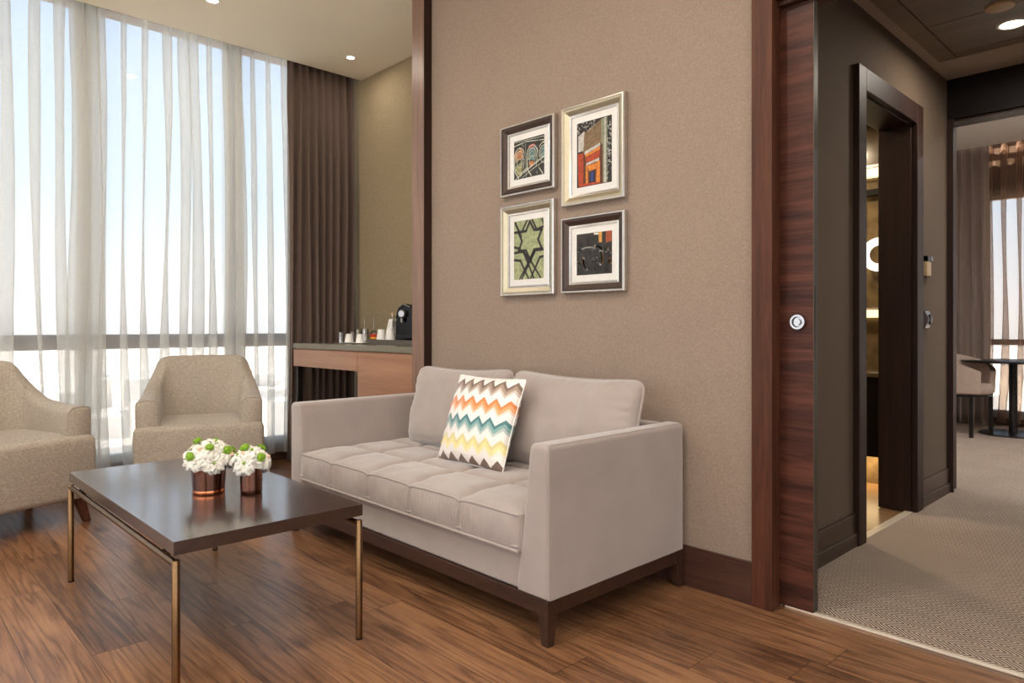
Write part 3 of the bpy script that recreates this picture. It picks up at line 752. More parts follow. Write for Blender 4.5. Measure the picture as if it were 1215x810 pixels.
def pom():
    g=G(); r=random.Random(4)
    for i in range(110):
        z=1-2*(i+.5)/110; a=i*2.39996; s=math.sqrt(1-z*z); d=Vector((s*cos(a),s*sin(a),z*.75))
        if z<-.6: continue
        u=d.orthogonal().normalized(); w=d.cross(u)
        b=d*.009; tip=d*(.0145+r.uniform(-.001,.001))
        g.add([b+u*.0014,b+w*.0014,b-u*.0014,b-w*.0014,tip],[(0,1,4),(1,2,4),(2,3,4),(3,0,4)])
    g.lathe([(0,-.006),(.007,-.005),(.0105,0),(.008,.0065),(0,.0085)],n=14)
    o=obj('green_pompon_flower',g,M['green'],angle=30); 
    obj('stem',G().tube([(0,0,-.004),(.001,0,-.02),(0,.001,-.03)],.0013,6),M['leaf'],o)
    return o
def bud():
    g=G().lathe([(0,-.010),(.005,-.009),(.0095,-.002),(.009,.005),(.005,.011),(0,.013)],n=14)
    g.v=[(x*(1+.15*sin(5*math.atan2(y,x)+z*300)),y*(1+.15*sin(5*math.atan2(y,x)+z*300)),z) for x,y,z in g.v]
    o=obj('blush_bud',g,M['bud'],angle=60)
    obj('sepal',G().lathe([(.004,-.012),(.0075,-.007),(.0085,-.003),(.0078,-.003),(.003,-.011)],n=10),M['leaf'],o)
    return o
PK=(pom(),[False]); UK=(bud(),[False])
def arrangement(c,rtop,zt,R,H,n_b,word,seed,nb,ng,nu):
    r=random.Random(seed)
    base=Vector((c[0],c[1],zt-.012))
    pts=[]
    for i in range(n_b):
        t=(i+.5)/n_b; el=math.asin(1-t*1.05) if (1-t*1.05)>-1 else 0
        a=i*2.39996+seed
        d=Vector((cos(el)*cos(a),cos(el)*sin(a),sin(el)))
        p=base+Vector((d.x*R,d.y*R,max(d.z,-.05)*H+.012))
        dd=Vector((d.x,d.y,d.z+.25))
        put(BK[i%3],p,dd,r.uniform(0,6),r.uniform(.88,1.08),'white ruffled flower in the %s copper vase'%word,'white flowers in the %s copper vase'%word)
    for i in range(ng):
        a=i*2*PI/ng+.5+seed; el=[.25,.75,.45,1.1][i%4]
        d=Vector((cos(el)*cos(a),cos(el)*sin(a),sin(el)))
        put(PK,base+Vector((d.x*R*1.06,d.y*R*1.06,d.z*H*1.0+.026)),d,r.uniform(0,6),r.uniform(1.15,1.5),'small green pompon flower in the %s copper vase'%word,'green pompons in the %s copper vase'%word)
    for i in range(nu):
        a=i*2*PI/nu+1.3+seed; el=[.35,.15,.8][i%3]
        d=Vector((cos(el)*cos(a),cos(el)*sin(a),sin(el)))
        put(UK,base+Vector((d.x*R*1.06,d.y*R*1.06,d.z*H*1.0+.014)),d,r.uniform(0,6),r.uniform(.9,1.2),'blush coloured bud in the %s copper vase'%word,'blush buds in the %s copper vase'%word,'flower bud')
    # dark foliage filling the middle
    g=G()
    for i in range(34):
        a=r.uniform(0,2*PI); el=r.uniform(-.1,1.3); d=Vector((cos(el)*cos(a),cos(el)*sin(a),sin(el)))
        p0=base+Vector((d.x*R*.25,d.y*R*.25,.0)); p1=base+Vector((d.x*R*.92,d.y*R*.92,max(0,d.z)*H*.85+.012))
        sdv=d.orthogonal().normalized()*.009; mid=(p0+p1)/2
        g.add([p0,mid+sdv,p1,mid-sdv,mid+d.cross(sdv).normalized()*.004],[(0,1,4),(1,2,4),(2,3,4),(3,0,4)])
    tag(obj('foliage',g,M['leaf'],angle=60,recalc=False),'dark green leaves between the flowers in the %s copper vase'%word,'leaves',kind='stuff')
arrangement(V1,.061,.450+.113,.080,.070,12,'larger',1,0,7,4)
arrangement(V2,.040,.450+.107,.055,.052,7,'smaller',6,0,4,3)

# ------------------------------------------------------------------ armchairs
def catmull(P,n):
    out=[]; m=len(P)
    for i in range(m-1):
        p0=P[max(0,i-1)];p1=P[i];p2=P[i+1];p3=P[min(m-1,i+2)]
        for k in range(n):
            t=k/n
            out.append(tuple(.5*((2*b)+(-a+c)*t+(2*a-5*b+4*c-d)*t*t+(-a+3*b-3*c+d)*t**3) for a,b,c,d in zip(p0,p1,p2,p3)))
    out.append(P[-1]); return out
def armchair():
    t=thing('armchair','beige tweed armchair facing the room in front of the window sheers','armchair')
    # shell
    ot=[(.345,.045,.618),(.348,.18,.622),(.348,.32,.632),(.343,.43,.650),(.325,.53,.705),(.300,.605,.770),(.279,.660,.828),(.245,.690,.851),(.16,.705,.856),(0,.710,.858)]
    ob=[(.342,.045,.15),(.345,.18,.15),(.345,.32,.15),(.345,.43,.15),(.335,.52,.15),(.315,.570,.15),(.285,.595,.15),(.245,.610,.15),(.16,.618,.15),(0,.620,.15)]
    it=[(.229,.045,.618),(.232,.18,.622),(.238,.32,.632),(.245,.41,.650),(.246,.485,.705),(.238,.545,.770),(.228,.585,.828),(.205,.612,.851),(.14,.628,.856),(0,.632,.858)]
    ib=[(.215,.045,.38),(.215,.18,.38),(.215,.30,.38),(.212,.37,.38),(.200,.43,.38),(.180,.465,.38),(.155,.487,.38),(.125,.500,.38),(.08,.506,.38),(0,.508,.38)]
    n=6
    A=[catmull(P,n) for P in (ot,ob,it,ib)]
    secs=[]
    for o_,b_,i_,c_ in zip(*A):
        o_,b_,i_,c_=map(Vector,(o_,b_,i_,c_))
        r=.024
        S=[]
        for k in range(9): S.append(b_.lerp(o_,k/9))
        # outer top rounding
        up_o=(o_-b_).normalized(); inn=(i_-o_); w=inn.length; inn.normalize()
        for k in range(5):
            a=PI/2*k/4; S.append(o_-up_o*r+up_o*r*sin(a)+inn*r*(1-cos(a)))
        S.append(o_.lerp(i_,.5)+Vector((0,0,.004)))
        dn=(c_-i_).normalized()
        for k in range(5):
            a=PI/2*k/4; S.append(i_+dn*r*(1-sin(a)) - inn*r*(1-sin(a)) if False else i_-inn*r*(cos(a))+inn*0+dn*r*(1-cos(a)))
        for k in range(1,10):
            q_=(i_+dn*r).lerp(c_,k/9)
            # lumbar swell on the back only
            sw=.022*sin(PI*k/9)*max(0,(i_.y-.45)/.18)
            S.append(q_+Vector((0,-sw,0)))
        secs.append(S)
    m=len(secs[0])
    full=[[Vector((-p.x,p.y,p.z)) for p in S] for S in secs][:-1]+[secs[-1]]+secs[:-1][::-1]
    g=G(); vs=[p for S in full for p in S]; fs=[]
    for j in range(len(full)-1):
        for i in range(m-1):
            fs.append((j*m+i,j*m+i+1,(j+1)*m+i+1,(j+1)*m+i))
    g.add(vs,fs)
    # arm fronts, slightly domed
    for S,sg_ in ((full[0],-1),(full[-1],1)):
        c=sum(S,Vector())/m; 
        inner=[c.lerp(p,.90)+Vector((0,-.010,0)) for p in S]
        o0=len(g.v); g.v+=[tuple(p) for p in S]+[tuple(p) for p in inner]
        for i in range(m):
            j=(i+1)%m; g.f.append((o0+i,o0+j,o0+m+j,o0+m+i)); g.m.append(0)
        g.f.append(tuple(o0+m+i for i in range(m))); g.m.append(0)
    sh=obj('shell',g,M['tweed'],t,angle=70,merge=True)
    # arm front piping
    for S in (full[0],full[-1]):
        obj('piping',G().tube([p+Vector((0,-.002,0)) for p in S[3:]],.003,6),M['tweed'],sh)
    # seams where back meets wings
    for sgn in (1,-1):
        pth=[Vector(secs[4*n+2][k]) for k in range(15,len(secs[0]))]
        pth=[Vector((sgn*p.x,p.y-.001,p.z)) for p in pth]
        obj('seam',G().tube(pth,.0022,6),M['tweed'],sh)
    # seat block
    g=G(); w=.356; z0=.135; r=.028
    def rect(inset,z,crown=0):
        pts=[]; x1=w-inset; ya=inset-.005; yb=.60-inset
        rc=.03
        cs=[(x1-rc,ya+rc,-PI/2),(x1-rc,yb-rc,0),(-x1+rc,yb-rc,PI/2),(-x1+rc,ya+rc,PI)]
        for (cx_,cy_,a0) in cs:
            for k in range(5):
                a=a0+PI/2*k/4; pts.append((cx_+rc*cos(a),cy_+rc*sin(a),z))
        return pts
    rings=[rect(.02,z0),rect(.004,z0+.012),rect(0,z0+.03),rect(0,.28),rect(-.002,.36),rect(0,.437),rect(.003,.450),rect(.010,.461),rect(.020,.466)]
    vs=[p for R_ in rings for p in R_]; m=20; fs=[]
    for j in range(len(rings)-1):
        for i in range(m): fs.append((j*m+i,j*m+(i+1)%m,(j+1)*m+(i+1)%m,(j+1)*m+i))
    fs.append(tuple(range(m))[::-1])
    g.add(vs,fs)
    # crowned top made of shrinking rings
    o0=(len(rings)-1)*m; prev=o0
    for k in range(1,12):
        f_=1-k/12; hh=.466+.028*(1-f_**2)
        ring=[((x)*f_,(y-.30)*f_+.30,hh) for x,y,z in rect(.020,.466)]
        st=len(g.v); g.v+=ring
        for i in range(m): g.f.append((prev+i,prev+(i+1)%m,st+(i+1)%m,st+i)); g.m.append(0)
        prev=st
    g.f.append(tuple(prev+i for i in range(m))); g.m.append(0)
    obj('seat',g,M['tweed'],t,angle=180)
    for (x,y,dx,dy) in [(.29,.07,.03,-.035),(-.29,.07,-.03,-.035),(.27,.52,.03,.05),(-.27,.52,-.03,.05)]:
        a=.026;b=.016
        lg=G().hexa([(x+dx-b,y+dy-b,0),(x+dx+b,y+dy-b,0),(x+dx+b,y+dy+b,0),(x+dx-b,y+dy+b,0)],[(x-a,y-a,.145),(x+a,y-a,.145),(x+a,y+a,.145),(x-a,y+a,.145)])
        obj('leg',lg,M['walnut_v'],t,bevel=.003)['label']='reddish brown wooden leg'
    return t
ac=armchair()
ac.location=(-4.235,1.49,0); ac.rotation_euler=(0,0,math.radians(69))
a2=copy_tree(ac); a2.location=(-4.175,.625,0); a2.rotation_euler=(0,0,math.radians(108))
a2['label']='beige tweed armchair cut off by the left edge of the photo'
ac['label']='beige tweed armchair behind the flowers, left of the sofa, lit by sun'
ac['group']=a2['group']='armchairs by the window'

# ------------------------------------------------------------------ desk
dx0,dx1,dy0,dy1=-4.95,-3.402,2.425,3.052
dk=thing('desk','veneered minibar desk with stone coloured counter and open knee space','desk',((dx0+dx1)/2,(dy0+dy1)/2,0))
def DL(g): g.v=[(x-dk.location.x,y-dk.location.y,z) for x,y,z in g.v]; return g
obj('countertop',DL(G().box(dx0,dy0-.004,.893,dx1,dy1,.930)),M['counter'],dk,bevel=.002)['label']='grey stone coloured counter'
obj('carcass',DL(G().box(-4.03,dy0+.02,.06,dx1,dy1,.892).box(dx0+.004,dy0+.02,.76,-4.03,dy1,.892).box(-4.02,dy0+.05,0,dx1-.01,dy1,.06)),M['oak'],dk,smooth=False)
obj('leg',DL(G().box(dx0+.004,dy0+.02,0,dx0+.034,dy0+.06,.76)),M['black_wood'],dk,bevel=.001)
obj('leg',DL(G().box(dx0+.004,dy1-.04,0,dx0+.034,dy1,.76)),M['black_wood'],dk,bevel=.001)
obj('drawer_front',DL(G().box(dx0+.002,dy0,.757,-4.034,dy0+.019,.884)),M['oak'],dk,bevel=.001)
obj('door',DL(G().box(-4.028,dy0,.065,dx1-.004,dy0+.019,.884)),M['oak'],dk,bevel=.001)

# things on the desk
ZD=.930
def P3(px,y):   # point at depth plane y for a photo column (all at true positions on the desk)
    l=(px-607.5)/820.; dx_,dy_=l*.6902-.7236,l*.7236+.6902; t=y/dy_; return dx_*t
def put_at(o,x,y,z): o.location=(x,y,z)
def cup(label,x,y):
    t=thing('cup',label,'cup',(x,y,ZD+.0095))
    obj('body',G().lathe([(0,.062),(.018,.062),(.0205,.060),(.031,.004),(.032,0),(.0295,0),(.019,.057),(0,.058)],n=28),M['white'],t)
    return t
def saucer(label,x,y):
    o=obj('saucer',G().lathe([(0,0),(.030,0),(.034,.002),(.062,.008),(.063,.0095),(.034,.006),(0,.006)],n=32),M['white'],loc=(x,y,ZD+.0003)); tag(o,label,'saucer')
def tumbler(label,x,y,h=.075,r=.026,group=None):
    o=obj('drinking_glass',G().lathe([(0,h),(r*.82,h),(r*.86,h-.003),(r,0),(r-.0015,0),(r*.8,h-.008),(0,h-.008)],n=24),M['glass'],loc=(x,y,ZD+.0003)); tag(o,label,'glass',group)
def wine(label,x,y):
    t=thing('wine_glass',label,'wine glass',(x,y,ZD+.0003))
    obj('bowl',G().lathe([(.026,0),(.033,.035),(.034,.055),(.026,.078),(.006,.095),(0,.096),(0,.094),(.005,.092),(.0245,.077),(.0325,.055),(.0315,.035),(.0245,0)],n=26,cap=False),M['glass'],t)
    obj('stem',G().lathe([(0,.094),(.004,.096),(.0035,.11),(.0035,.205),(.005,.212),(0,.212)],n=12),M['glass'],t)
    obj('foot',G().lathe([(0,.210),(.006,.211),(.033,.214),(.033,.2155),(0,.2155)],n=26),M['glass'],t)
xs=P3(414,2.62); saucer('white saucer nearest the drape under an upturned cup',xs,2.62); c=cup('upturned white cup nearest the brown drape',xs,2.62)
xs=P3(427,2.60); saucer('white saucer nearest the grey tray under an upturned cup',xs,2.60); c=cup('upturned white cup between the other cup and the red tin',xs,2.60)
wn_=[(404.5,2.72,.085,.024,'upturned drinking glass at the drape end of the row on the desk'),(418,2.80,.085,.026,'upturned drinking glass behind the two upturned cups, left one'),(425,2.86,.105,.028,'tall upturned glass behind the two upturned cups'),(433,2.76,.11,.029,'tall upturned glass right behind the second cup')]
for px,y,h,r,lb in wn_: tumbler(lb,P3(px,y),y,h,r)
wine('upturned wine glass, the one nearer the drape',P3(432.5,2.95),2.95)
wine('upturned wine glass above the red tin',P3(443.5,2.90),2.90)
# tray
tx_a,tx_b=P3(437,2.64),-3.52
tr=thing('tray','grey rectangular tray carrying the coffee machine and paper cups','tray',((tx_a+tx_b)/2,2.80,ZD))
hw=(tx_b-tx_a)/2
obj('base',G().box(-hw,-.17,0,hw,.17,.026).box(-hw,-.17,.026,-hw+.008,.17,.034).box(hw-.008,-.17,.026,hw,.17,.034).box(-hw+.008,-.17,.026,hw-.008,-.162,.034).box(-hw+.008,.162,.026,hw-.008,.17,.034),M['tray'],tr,bevel=.002)
ZT=ZD+.0263
rt=thing('snack_tin','small red tin with a yellow print and silver rim on the grey tray','tin',(P3(444.5,2.72),2.72,ZT))
obj('body',G().lathe([(0,0),(.028,0),(.036,.045),(0,.045)],n=24),M['red'],rt)
obj('label_print',G().lathe([(.0305,.010),(.0330,.022),(.0336,.022),(.0311,.010)],n=24),M['yellow'],rt)
obj('rim',G().lathe([(0,.045),(.038,.045),(.038,.052),(0,.053)],n=24),M['glass'],rt)
for px,y,lb in [(452.5,2.70,'upturned ribbed white paper cup next to the red tin'),(463,2.69,'upturned ribbed white paper cup next to the coffee machine')]:
    t=thing('paper_cup',lb,'paper cup',(P3(px,y),y,ZT))
    g=G().lathe([(0,.078),(.022,.078),(.024,.076),(.034,.004),(.0355,.004),(.0355,0),(.032,0),(.022,.072),(0,.073)],n=40)
    g.v=[(x*(1+.025*cos(20*math.atan2(y_,x))),y_*(1+.025*cos(20*math.atan2(y_,x))),z) for x,y_,z in g.v]
    obj('body',g,M['paper'],t)
for px,y,lb in [(466,2.80,'clear water bottle with white neck tag, the left one'),(471.5,2.84,'clear water bottle with white neck tag beside the coffee machine')]:
    t=thing('water_bottle',lb,'bottle',(P3(px,y),y,ZT))
    obj('body',G().lathe([(0,0),(.028,0),(.030,.004),(.030,.110),(.024,.130),(.011,.150),(.0105,.178),(0,.178)],n=24),M['glass'],t)
    obj('cap',G().lathe([(0,.178),(.0125,.178),(.0125,.196),(0,.197)],n=16),M['beige_panel'],t)
    g=G().hexa([(-.033,-.037,.05),(.033,-.037,.05),(.033,-.035,.05),(-.033,-.035,.05)],[(-.022,-.018,.150),(.022,-.018,.150),(.022,-.016,.150),(-.022,-.016,.150)]).box(-.022,-.018,.149,.022,.012,.151)
    obj('neck_tag',g,M['paper'],t)['label']='white card neck tag'
# coffee machine
cm=thing('coffee_machine','glossy black coffee capsule machine with chrome spout on the tray','coffee machine',(P3(485,2.78),2.78,ZT),math.radians(25))
prof=[]
for i in range(25):
    a=PI*i/24; prof.append((-.075*cos(a)*(1.0),.175+.075*sin(a)*1.15))
prof=[(-.080,0)]+prof+[(.080,0)]
g=G(); n_=len(prof)
def sl(x,k): return [(p[0]*k,x,p[1]*(.97 if k<1 else 1)) for p in prof]
S=[sl(-.052,.9),sl(-.045,.98),sl(.045,.98),sl(.052,.9)]
vs=[p for s_ in S for p in s_]; fs=[]
for j in range(3):
    for i in range(n_-1): fs.append((j*n_+i,j*n_+i+1,(j+1)*n_+i+1,(j+1)*n_+i))
    fs.append((j*n_+n_-1,j*n_,(j+1)*n_,(j+1)*n_+n_-1))
fs.append(tuple(range(n_))); fs.append(tuple(3*n_+i for i in range(n_))[::-1])
g.v=[];g.add(vs,fs)
obj('body',g,M['black'],cm,bevel=.004)
obj('brew_head',G().lathe([(0,-.085),(.022,-.085),(.028,-.078),(.030,-.050),(0,-.050)],(-.01,0,.185),axis='y',n=24),M['brushed'],cm)['label']='silver brew head'
obj('spout',G().lathe([(0,.125),(.008,.125),(.012,.155),(0,.155)],(-.01,-.075,0),n=14),M['chrome'],cm)['label']='chrome spout'
obj('drip_tray',G().box(-.04,-.105,0,.03,-.052,.018),M['black'],cm,bevel=.003)
obj('lever',G().tube([(-.05,-.054,.225),(-.01,-.06,.250),(.04,-.054,.23)],.005,8),M['chrome'],cm)
obj('water_tank',G().box(-.045,.052,.01,.045,.085,.17),M['glass'],cm,bevel=.004)

# ------------------------------------------------------------------ framed pictures
def art(kind,w,h):
    """print surface w x h centred, in the xz plane; returns G and materials"""
    g=G()
    def poly(pts,mi,lift=.0002):
        g.add([(x*w/2,-lift-.0001*mi*.3,z*h/2) for x,z in pts],[tuple(range(len(pts)))],mi)
    def line(pts,th,mi,lift=.0004):
        for a,b in zip(pts[:-1],pts[1:]):
            ax,az=a[0]*w/2,a[1]*h/2; bx,bz=b[0]*w/2,b[1]*h/2
            d=Vector((bx-ax,0,bz-az)); 
            if d.length<1e-6: continue
            d.normalize(); n_=Vector((-d.z,0,d.x))*th/2; e=d*th*.3
            def cl(x,z): return (max(-w/2,min(w/2,x)),-lift,max(-h/2,min(h/2,z)))
            g.add([cl(ax-e.x+n_.x,az-e.z+n_.z),cl(ax-e.x-n_.x,az-e.z-n_.z),cl(bx+e.x-n_.x,bz+e.z-n_.z),cl(bx+e.x+n_.x,bz+e.z+n_.z)],[(0,1,2,3)],mi)
    full=[(-1,-1),(1,-1),(1,1),(-1,1)]
    r=random.Random(kind)
    def pm(nm,c,amt=.25,sc=60): return plain(nm,c,.55,noise_amt=amt,nscale=sc)
    if kind==1:   # wrought iron scrolls, dark with cream, orange and teal
        mats=[pm('print_charcoal',rgb(44,44,40)),pm('print_cream',rgb(206,208,190)),pm('print_orange',rgb(188,112,56)),pm('print_teal',rgb(92,128,130)),pm('print_olive',rgb(140,138,92)),pm('print_red',rgb(190,60,50))]
        poly(full,0,0)
        poly([(-.95,.35),(-.45,.62),(-.35,.1),(-.9,-.1)],2); poly([(-.9,-.3),(-.4,-.1),(-.5,-.9),(-.85,-.7)],4); poly([(.0,.45),(.45,.55),(.35,-.2),(.05,-.1)],3); poly([(.0,.62),(.4,.66),(.35,.5),(.0,.47)],5); poly([(.8,.4),(1,.45),(1,-.2),(.85,-.2)],3); poly([(0,-.25),(.3,-.2),(.35,-.45),(.05,-.5)],2)
        for cx_,s in ((-.62,1),(.22,1),(.95,1)):
            for k in (1,.72,.45):
                line([(cx_+.36*k*cos(a),.05+.55*k*sin(a)) for a in [PI*1.12-i*PI*1.2/16 for i in range(17)]],.0052,1)
            line([(cx_-.36,.0),(cx_-.3,-.6),(cx_-.05,-.95)],.005,1); line([(cx_+.34,.0),(cx_+.25,-.5)],.003,1)
            line([(cx_+.12*cos(a)*(1+a*.12),-.15+.17*sin(a)*(1+a*.12)) for a in [i*.5 for i in range(14)]],.003,1)
        line([(-1,.75),(-.2,.86),(1,.72)],.004,1); line([(-1,.95),(1,.9)],.002,1)
        line([(-.28,.85),(-.2,-1)],.007,0,.0005); line([(.66,.85),(.62,-1)],.007,0,.0005); line([(-.24,.85),(-.16,-1)],.0015,1,.0006)
        line([(-.9,-1),(.0,-.55),(1,-.1)],.006,1,.0007); line([(-.5,-1),(.3,-.6),(1,-.35)],.003,1,.0007); line([(-1,-.35),(-.6,-.75),(-.1,-.5)],.004,1,.0007)
        for i in range(12):
            x=r.uniform(-.9,1); z=r.uniform(-.9,.9); line([(x,z),(x+r.uniform(-.15,.15),z+r.uniform(-.2,.2))],.0022,1,.0007)
    elif kind==2: # old painted doorway in perspective
        mats=[pm('print_black',rgb(30,26,24)),pm('print_rust',rgb(170,62,26),.35),pm('print_amber',rgb(214,128,44),.3),pm('print_taupe',rgb(122,98,70),.35),pm('print_sage',rgb(132,138,112),.3),pm('print_blue',rgb(52,62,130)),pm('print_pale',rgb(190,186,180)),pm('print_brown',rgb(92,44,22),.3)]
        poly(full,0,0)
        for i in range(46):   # lacy top corner and right hand column
            x=r.uniform(-1,.1); z=r.uniform(.68,.98)
            if z>.62+.3*(x+1)*.5: line([(x,z),(x+r.uniform(-.1,.1),z+r.uniform(-.05,.05))],.0026,6)
            x=r.uniform(.72,.98); z=r.uniform(-.9,.9); line([(x,z),(x+r.uniform(-.12,.1),z+r.uniform(-.07,.07))],.0030,6)
        poly([(-.9,-.98),(-.62,-.95),(-.62,.05),(-.95,.05)],1); poly([(-.62,-.95),(.5,-.98),(.5,.2),(-.62,.05)],7)
        poly([(-.92,.1),(-.62,.12),(-.55,.72),(-.92,.6)],6); poly([(-.66,.05),(.42,.25),(.42,.95),(-.55,.66)],3)
        poly([(.42,-.98),(.75,-.98),(.75,1),(.42,.95)],4); poly([(.58,-.98),(.68,-.98),(.66,.98),(.60,.98)],6,.0005)
        poly([(-.55,-.02),(.36,.16),(.36,.25),(-.55,.08)],6,.0004); poly([(-.5,-.1),(.34,.05),(.34,.15),(-.5,-.02)],2,.0005)
        poly([(-.45,-.30),(.3,-.2),(.34,.03),(-.5,-.12)],1,.0005)
        poly([(-.45,-.36),(.3,-.28),(.3,-.2),(-.45,-.29)],6,.0006); poly([(-.3,-.55),(.1,-.52),(.18,-.33),(-.36,-.37)],2,.0006)
        poly([(.12,-.95),(.34,-.95),(.34,-.28),(.16,-.28)],2,.0006); poly([(-.48,-.95),(-.34,-.93),(-.36,-.36),(-.48,-.36)],2,.0006)
        poly([(-.26,-.9),(.06,-.88),(.06,-.56),(-.26,-.58)],0,.0007); poly([(-.18,-.88),(-.02,-.86),(-.02,-.58),(-.18,-.6)],5,.0008)
        poly([(-.9,-.98),(.5,-.98),(.2,-.93),(-.6,-.9)],1,.0008)
        line([(-.95,.62),(.42,.98)],.0035,0,.0008)
    elif kind==3: # interlaced star lattice over green
        mats=[plain('print_sage_green',rgb(160,166,124),.6,noise_amt=.3,nscale=45),pm('print_lattice',rgb(44,40,40),.1),pm('print_scratches',rgb(122,122,92))]
        poly(full,0,0)
        for i in range(46):
            x=r.uniform(-1,.9); z=r.uniform(-1,1); l=r.uniform(.1,.3); line([(x,z),(x+l,z+l*.35)],.0009,2,.0003)
        th=.0135
        def star(cx_,cz,R,rr,rot=0):
            pts=[]
            for i in range(13):
                a=PI/6*i+PI/2+rot; q_=R if i%2==0 else rr
                pts.append((cx_+q_*cos(a)/(w/2),cz+q_*sin(a)/(h/2)))
            line(pts,th,1,.0006)
        Rr=w*.45; rr=Rr*.60
        star(.1,.30,Rr,rr)
        line([(-1,.62),(-.45,.62),(-.1,1)],th,1); line([(1,.7),(.55,.62),(.25,1)],th,1); line([(-.9,.95),(-.5,.45)],th,1,.0005)
        line([(.9,.95),(1,.8)],th,1); line([(-1,.12),(-.55,.05)],th,1); line([(-1,-.08),(-.35,-.05),(.35,-1)],th,1); line([(1,-.05),(.45,-.05),(-.45,-1)],th,1)
        line([(-1,-.32),(-.55,-.36),(.0,-1)],th,1); line([(1,-.28),(.75,-.3),(.15,-1)],th,1); line([(-.35,-.05),(.1,-.42),(.45,-.05)],th,1)
        line([(-.6,-1),(.1,-.35),(.8,-1)],th,1,.0005)
    else:         # dark lamp-lit silhouette with glints
        mats=[plain('print_near_black',rgb(34,28,26),.5,noise_amt=.15,nscale=30),pm('print_glint',rgb(240,232,222)),pm('print_gold',rgb(206,150,72)),pm('print_rusty',rgb(150,72,34))]
        poly(full,0,0)
        poly([(.28,.5),(.45,.5),(.45,1),(.25,1)],2); poly([(.66,.45),(.98,.5),(.98,1),(.66,1)],3); poly([(.0,.9),(.3,.88),(.3,.96),(.0,.98)],1)
        def arc(cx_,cz,rx,rz,a0,a1,th,mi):
            line([(cx_+rx*cos(a0+(a1-a0)*i/14),cz+rz*sin(a0+(a1-a0)*i/14)) for i in range(15)],th*1.5,mi,.0006)
        arc(-.35,.2,.42,.12,.5,2.6,.004,1); arc(.05,.0,.42,.35,.3,1.5,.006,1); arc(.25,-.25,.18,.38,-.9,1.0,.006,1); arc(.3,-.25,.2,.42,-.6,.6,.003,2)
        arc(-.2,-.35,.4,.45,2.8,4.2,.006,1); arc(-.28,-.35,.4,.42,2.6,3.4,.002,2); arc(.0,-.35,.12,.12,2.6,4.6,.005,1); arc(.2,-.32,.08,.12,2.2,4.4,.004,1)
        arc(-.7,.12,.2,.12,1.2,2.8,.003,1); arc(.75,.1,.1,.1,1,4,.004,1); arc(.92,-.4,.1,.12,2,5,.005,2); arc(.9,.05,.08,.1,3,5,.004,1); arc(-.85,-.35,.1,.05,2.6,5.2,.003,1)
    return g,mats
def picture(name_label,x0,x1,z0,z1,kind,dark):
    xc,zc=(x0+x1)/2,(z0+z1)/2; w,h=x1-x0,z1-z0
    t=thing('framed_picture',name_label,'picture',(xc,YP-.001,zc))
    t['group']='framed pictures above the sofa'
    F_=.052; D=.030
    def ring(i0,y0,i1,y1): 
        a=[(-w/2+i0,y0,-h/2+i0),(w/2-i0,y0,-h/2+i0),(w/2-i0,y0,h/2-i0),(-w/2+i0,y0,h/2-i0)]
        b=[(-w/2+i1,y1,-h/2+i1),(w/2-i1,y1,-h/2+i1),(w/2-i1,y1,h/2-i1),(-w/2+i1,y1,h/2-i1)]
        return a+b,[(k,(k+1)%4,4+(k+1)%4,4+k) for k in range(4)]
    g=G(); mats=[M['dark_frame'] if dark else M['silver_frame'],M['silver_edge']]
    # outer silver lip, scooped moulding, inner bead
    prof=[(0,0,1),(0,-D*.80,1),(.003,-D,1),(.009,-D,1),(.011,-D*.90,0),(.020,-D*.86,0),(.030,-D*.66,0),(.040,-D*.45,0),(.043,-D*.42,1),(.046,-D*.46,1),(.050,-D*.42,1),(.052,-D*.25,1)]
    for a,b in zip(prof[:-1],prof[1:]):
        v,f=ring(a[0],a[1],b[0],b[1]); g.add(v,f,b[2])
    obj('frame',g,mats,t,smooth=True,angle=25)
    m=.030
    iw,ih=w-2*F_,h-2*F_
    obj('mount',G().box(-iw/2-.004,-.0075,-ih/2-.004,iw/2+.004,-.004,ih/2+.004),M['mat_board'],t,smooth=False)['label']='white mount'
    ag,am=art(kind,iw-2*m,ih-2*m)
    p=obj('print',ag,am,t,loc=(0,-.0078,0),smooth=False,recalc=False)
    obj('glazing',G().box(-iw/2,-.0115,-ih/2,iw/2,-.0105,ih/2),M['glazing'],t,smooth=False)
M['glazing']=mat_glass('picture_glass',gl=.0,rough=.05,ior=1.12)
picture('dark framed picture of pale iron scrolls, upper left of the four',-2.647,-2.268,1.722,2.083,1,True)
picture('tall silver framed picture of an orange and brown doorway, upper right of the four',-2.220,-1.850,1.620,2.085,2,False)
picture('silver framed picture of a dark star lattice on green, lower left of the four',-2.647,-2.272,1.210,1.673,3,False)
picture('dark framed nearly black picture with curved glints, lower right of the four',-2.222,-1.849,1.210,1.566,4,True)

# ------------------------------------------------------------------ hall wall devices
t=thing('thermostat','beige wall unit with glossy black top beside the bathroom door','wall control',(XH,4.585,1.41))
obj('plate',G().box(-.002,-.040,-.058,.022,.040,.026),M['beige_panel'],t,bevel=.003)
obj('display',G().box(0,-.040,.027,.026,.040,.058),M['black'],t,bevel=.003)['label']='glossy black display'
obj('trim',G().box(0,.036,.028,.030,.043,.057),M['chrome'],t,bevel=.001)
t=thing('light_switch','curved white light switch with dark rocker below the beige wall unit','switch',(XH,4.580,1.095))
g=G(); n_=10
for k in range(n_):
    z0=-.05+.1*k/n_; z1=-.05+.1*(k+1)/n_; b0=.012+.018*cos(PI*z0/.1*.9)**2; b1=.012+.018*cos(PI*z1/.1*.9)**2
    g.hexa([(0,-.04,z0),(b0,-.04,z0),(b0,.04,z0),(0,.04,z0)],[(0,-.04,z1),(b1,-.04,z1),(b1,.04,z1),(0,.04,z1)])
obj('plate',g,M['brushed'],t,merge=True)
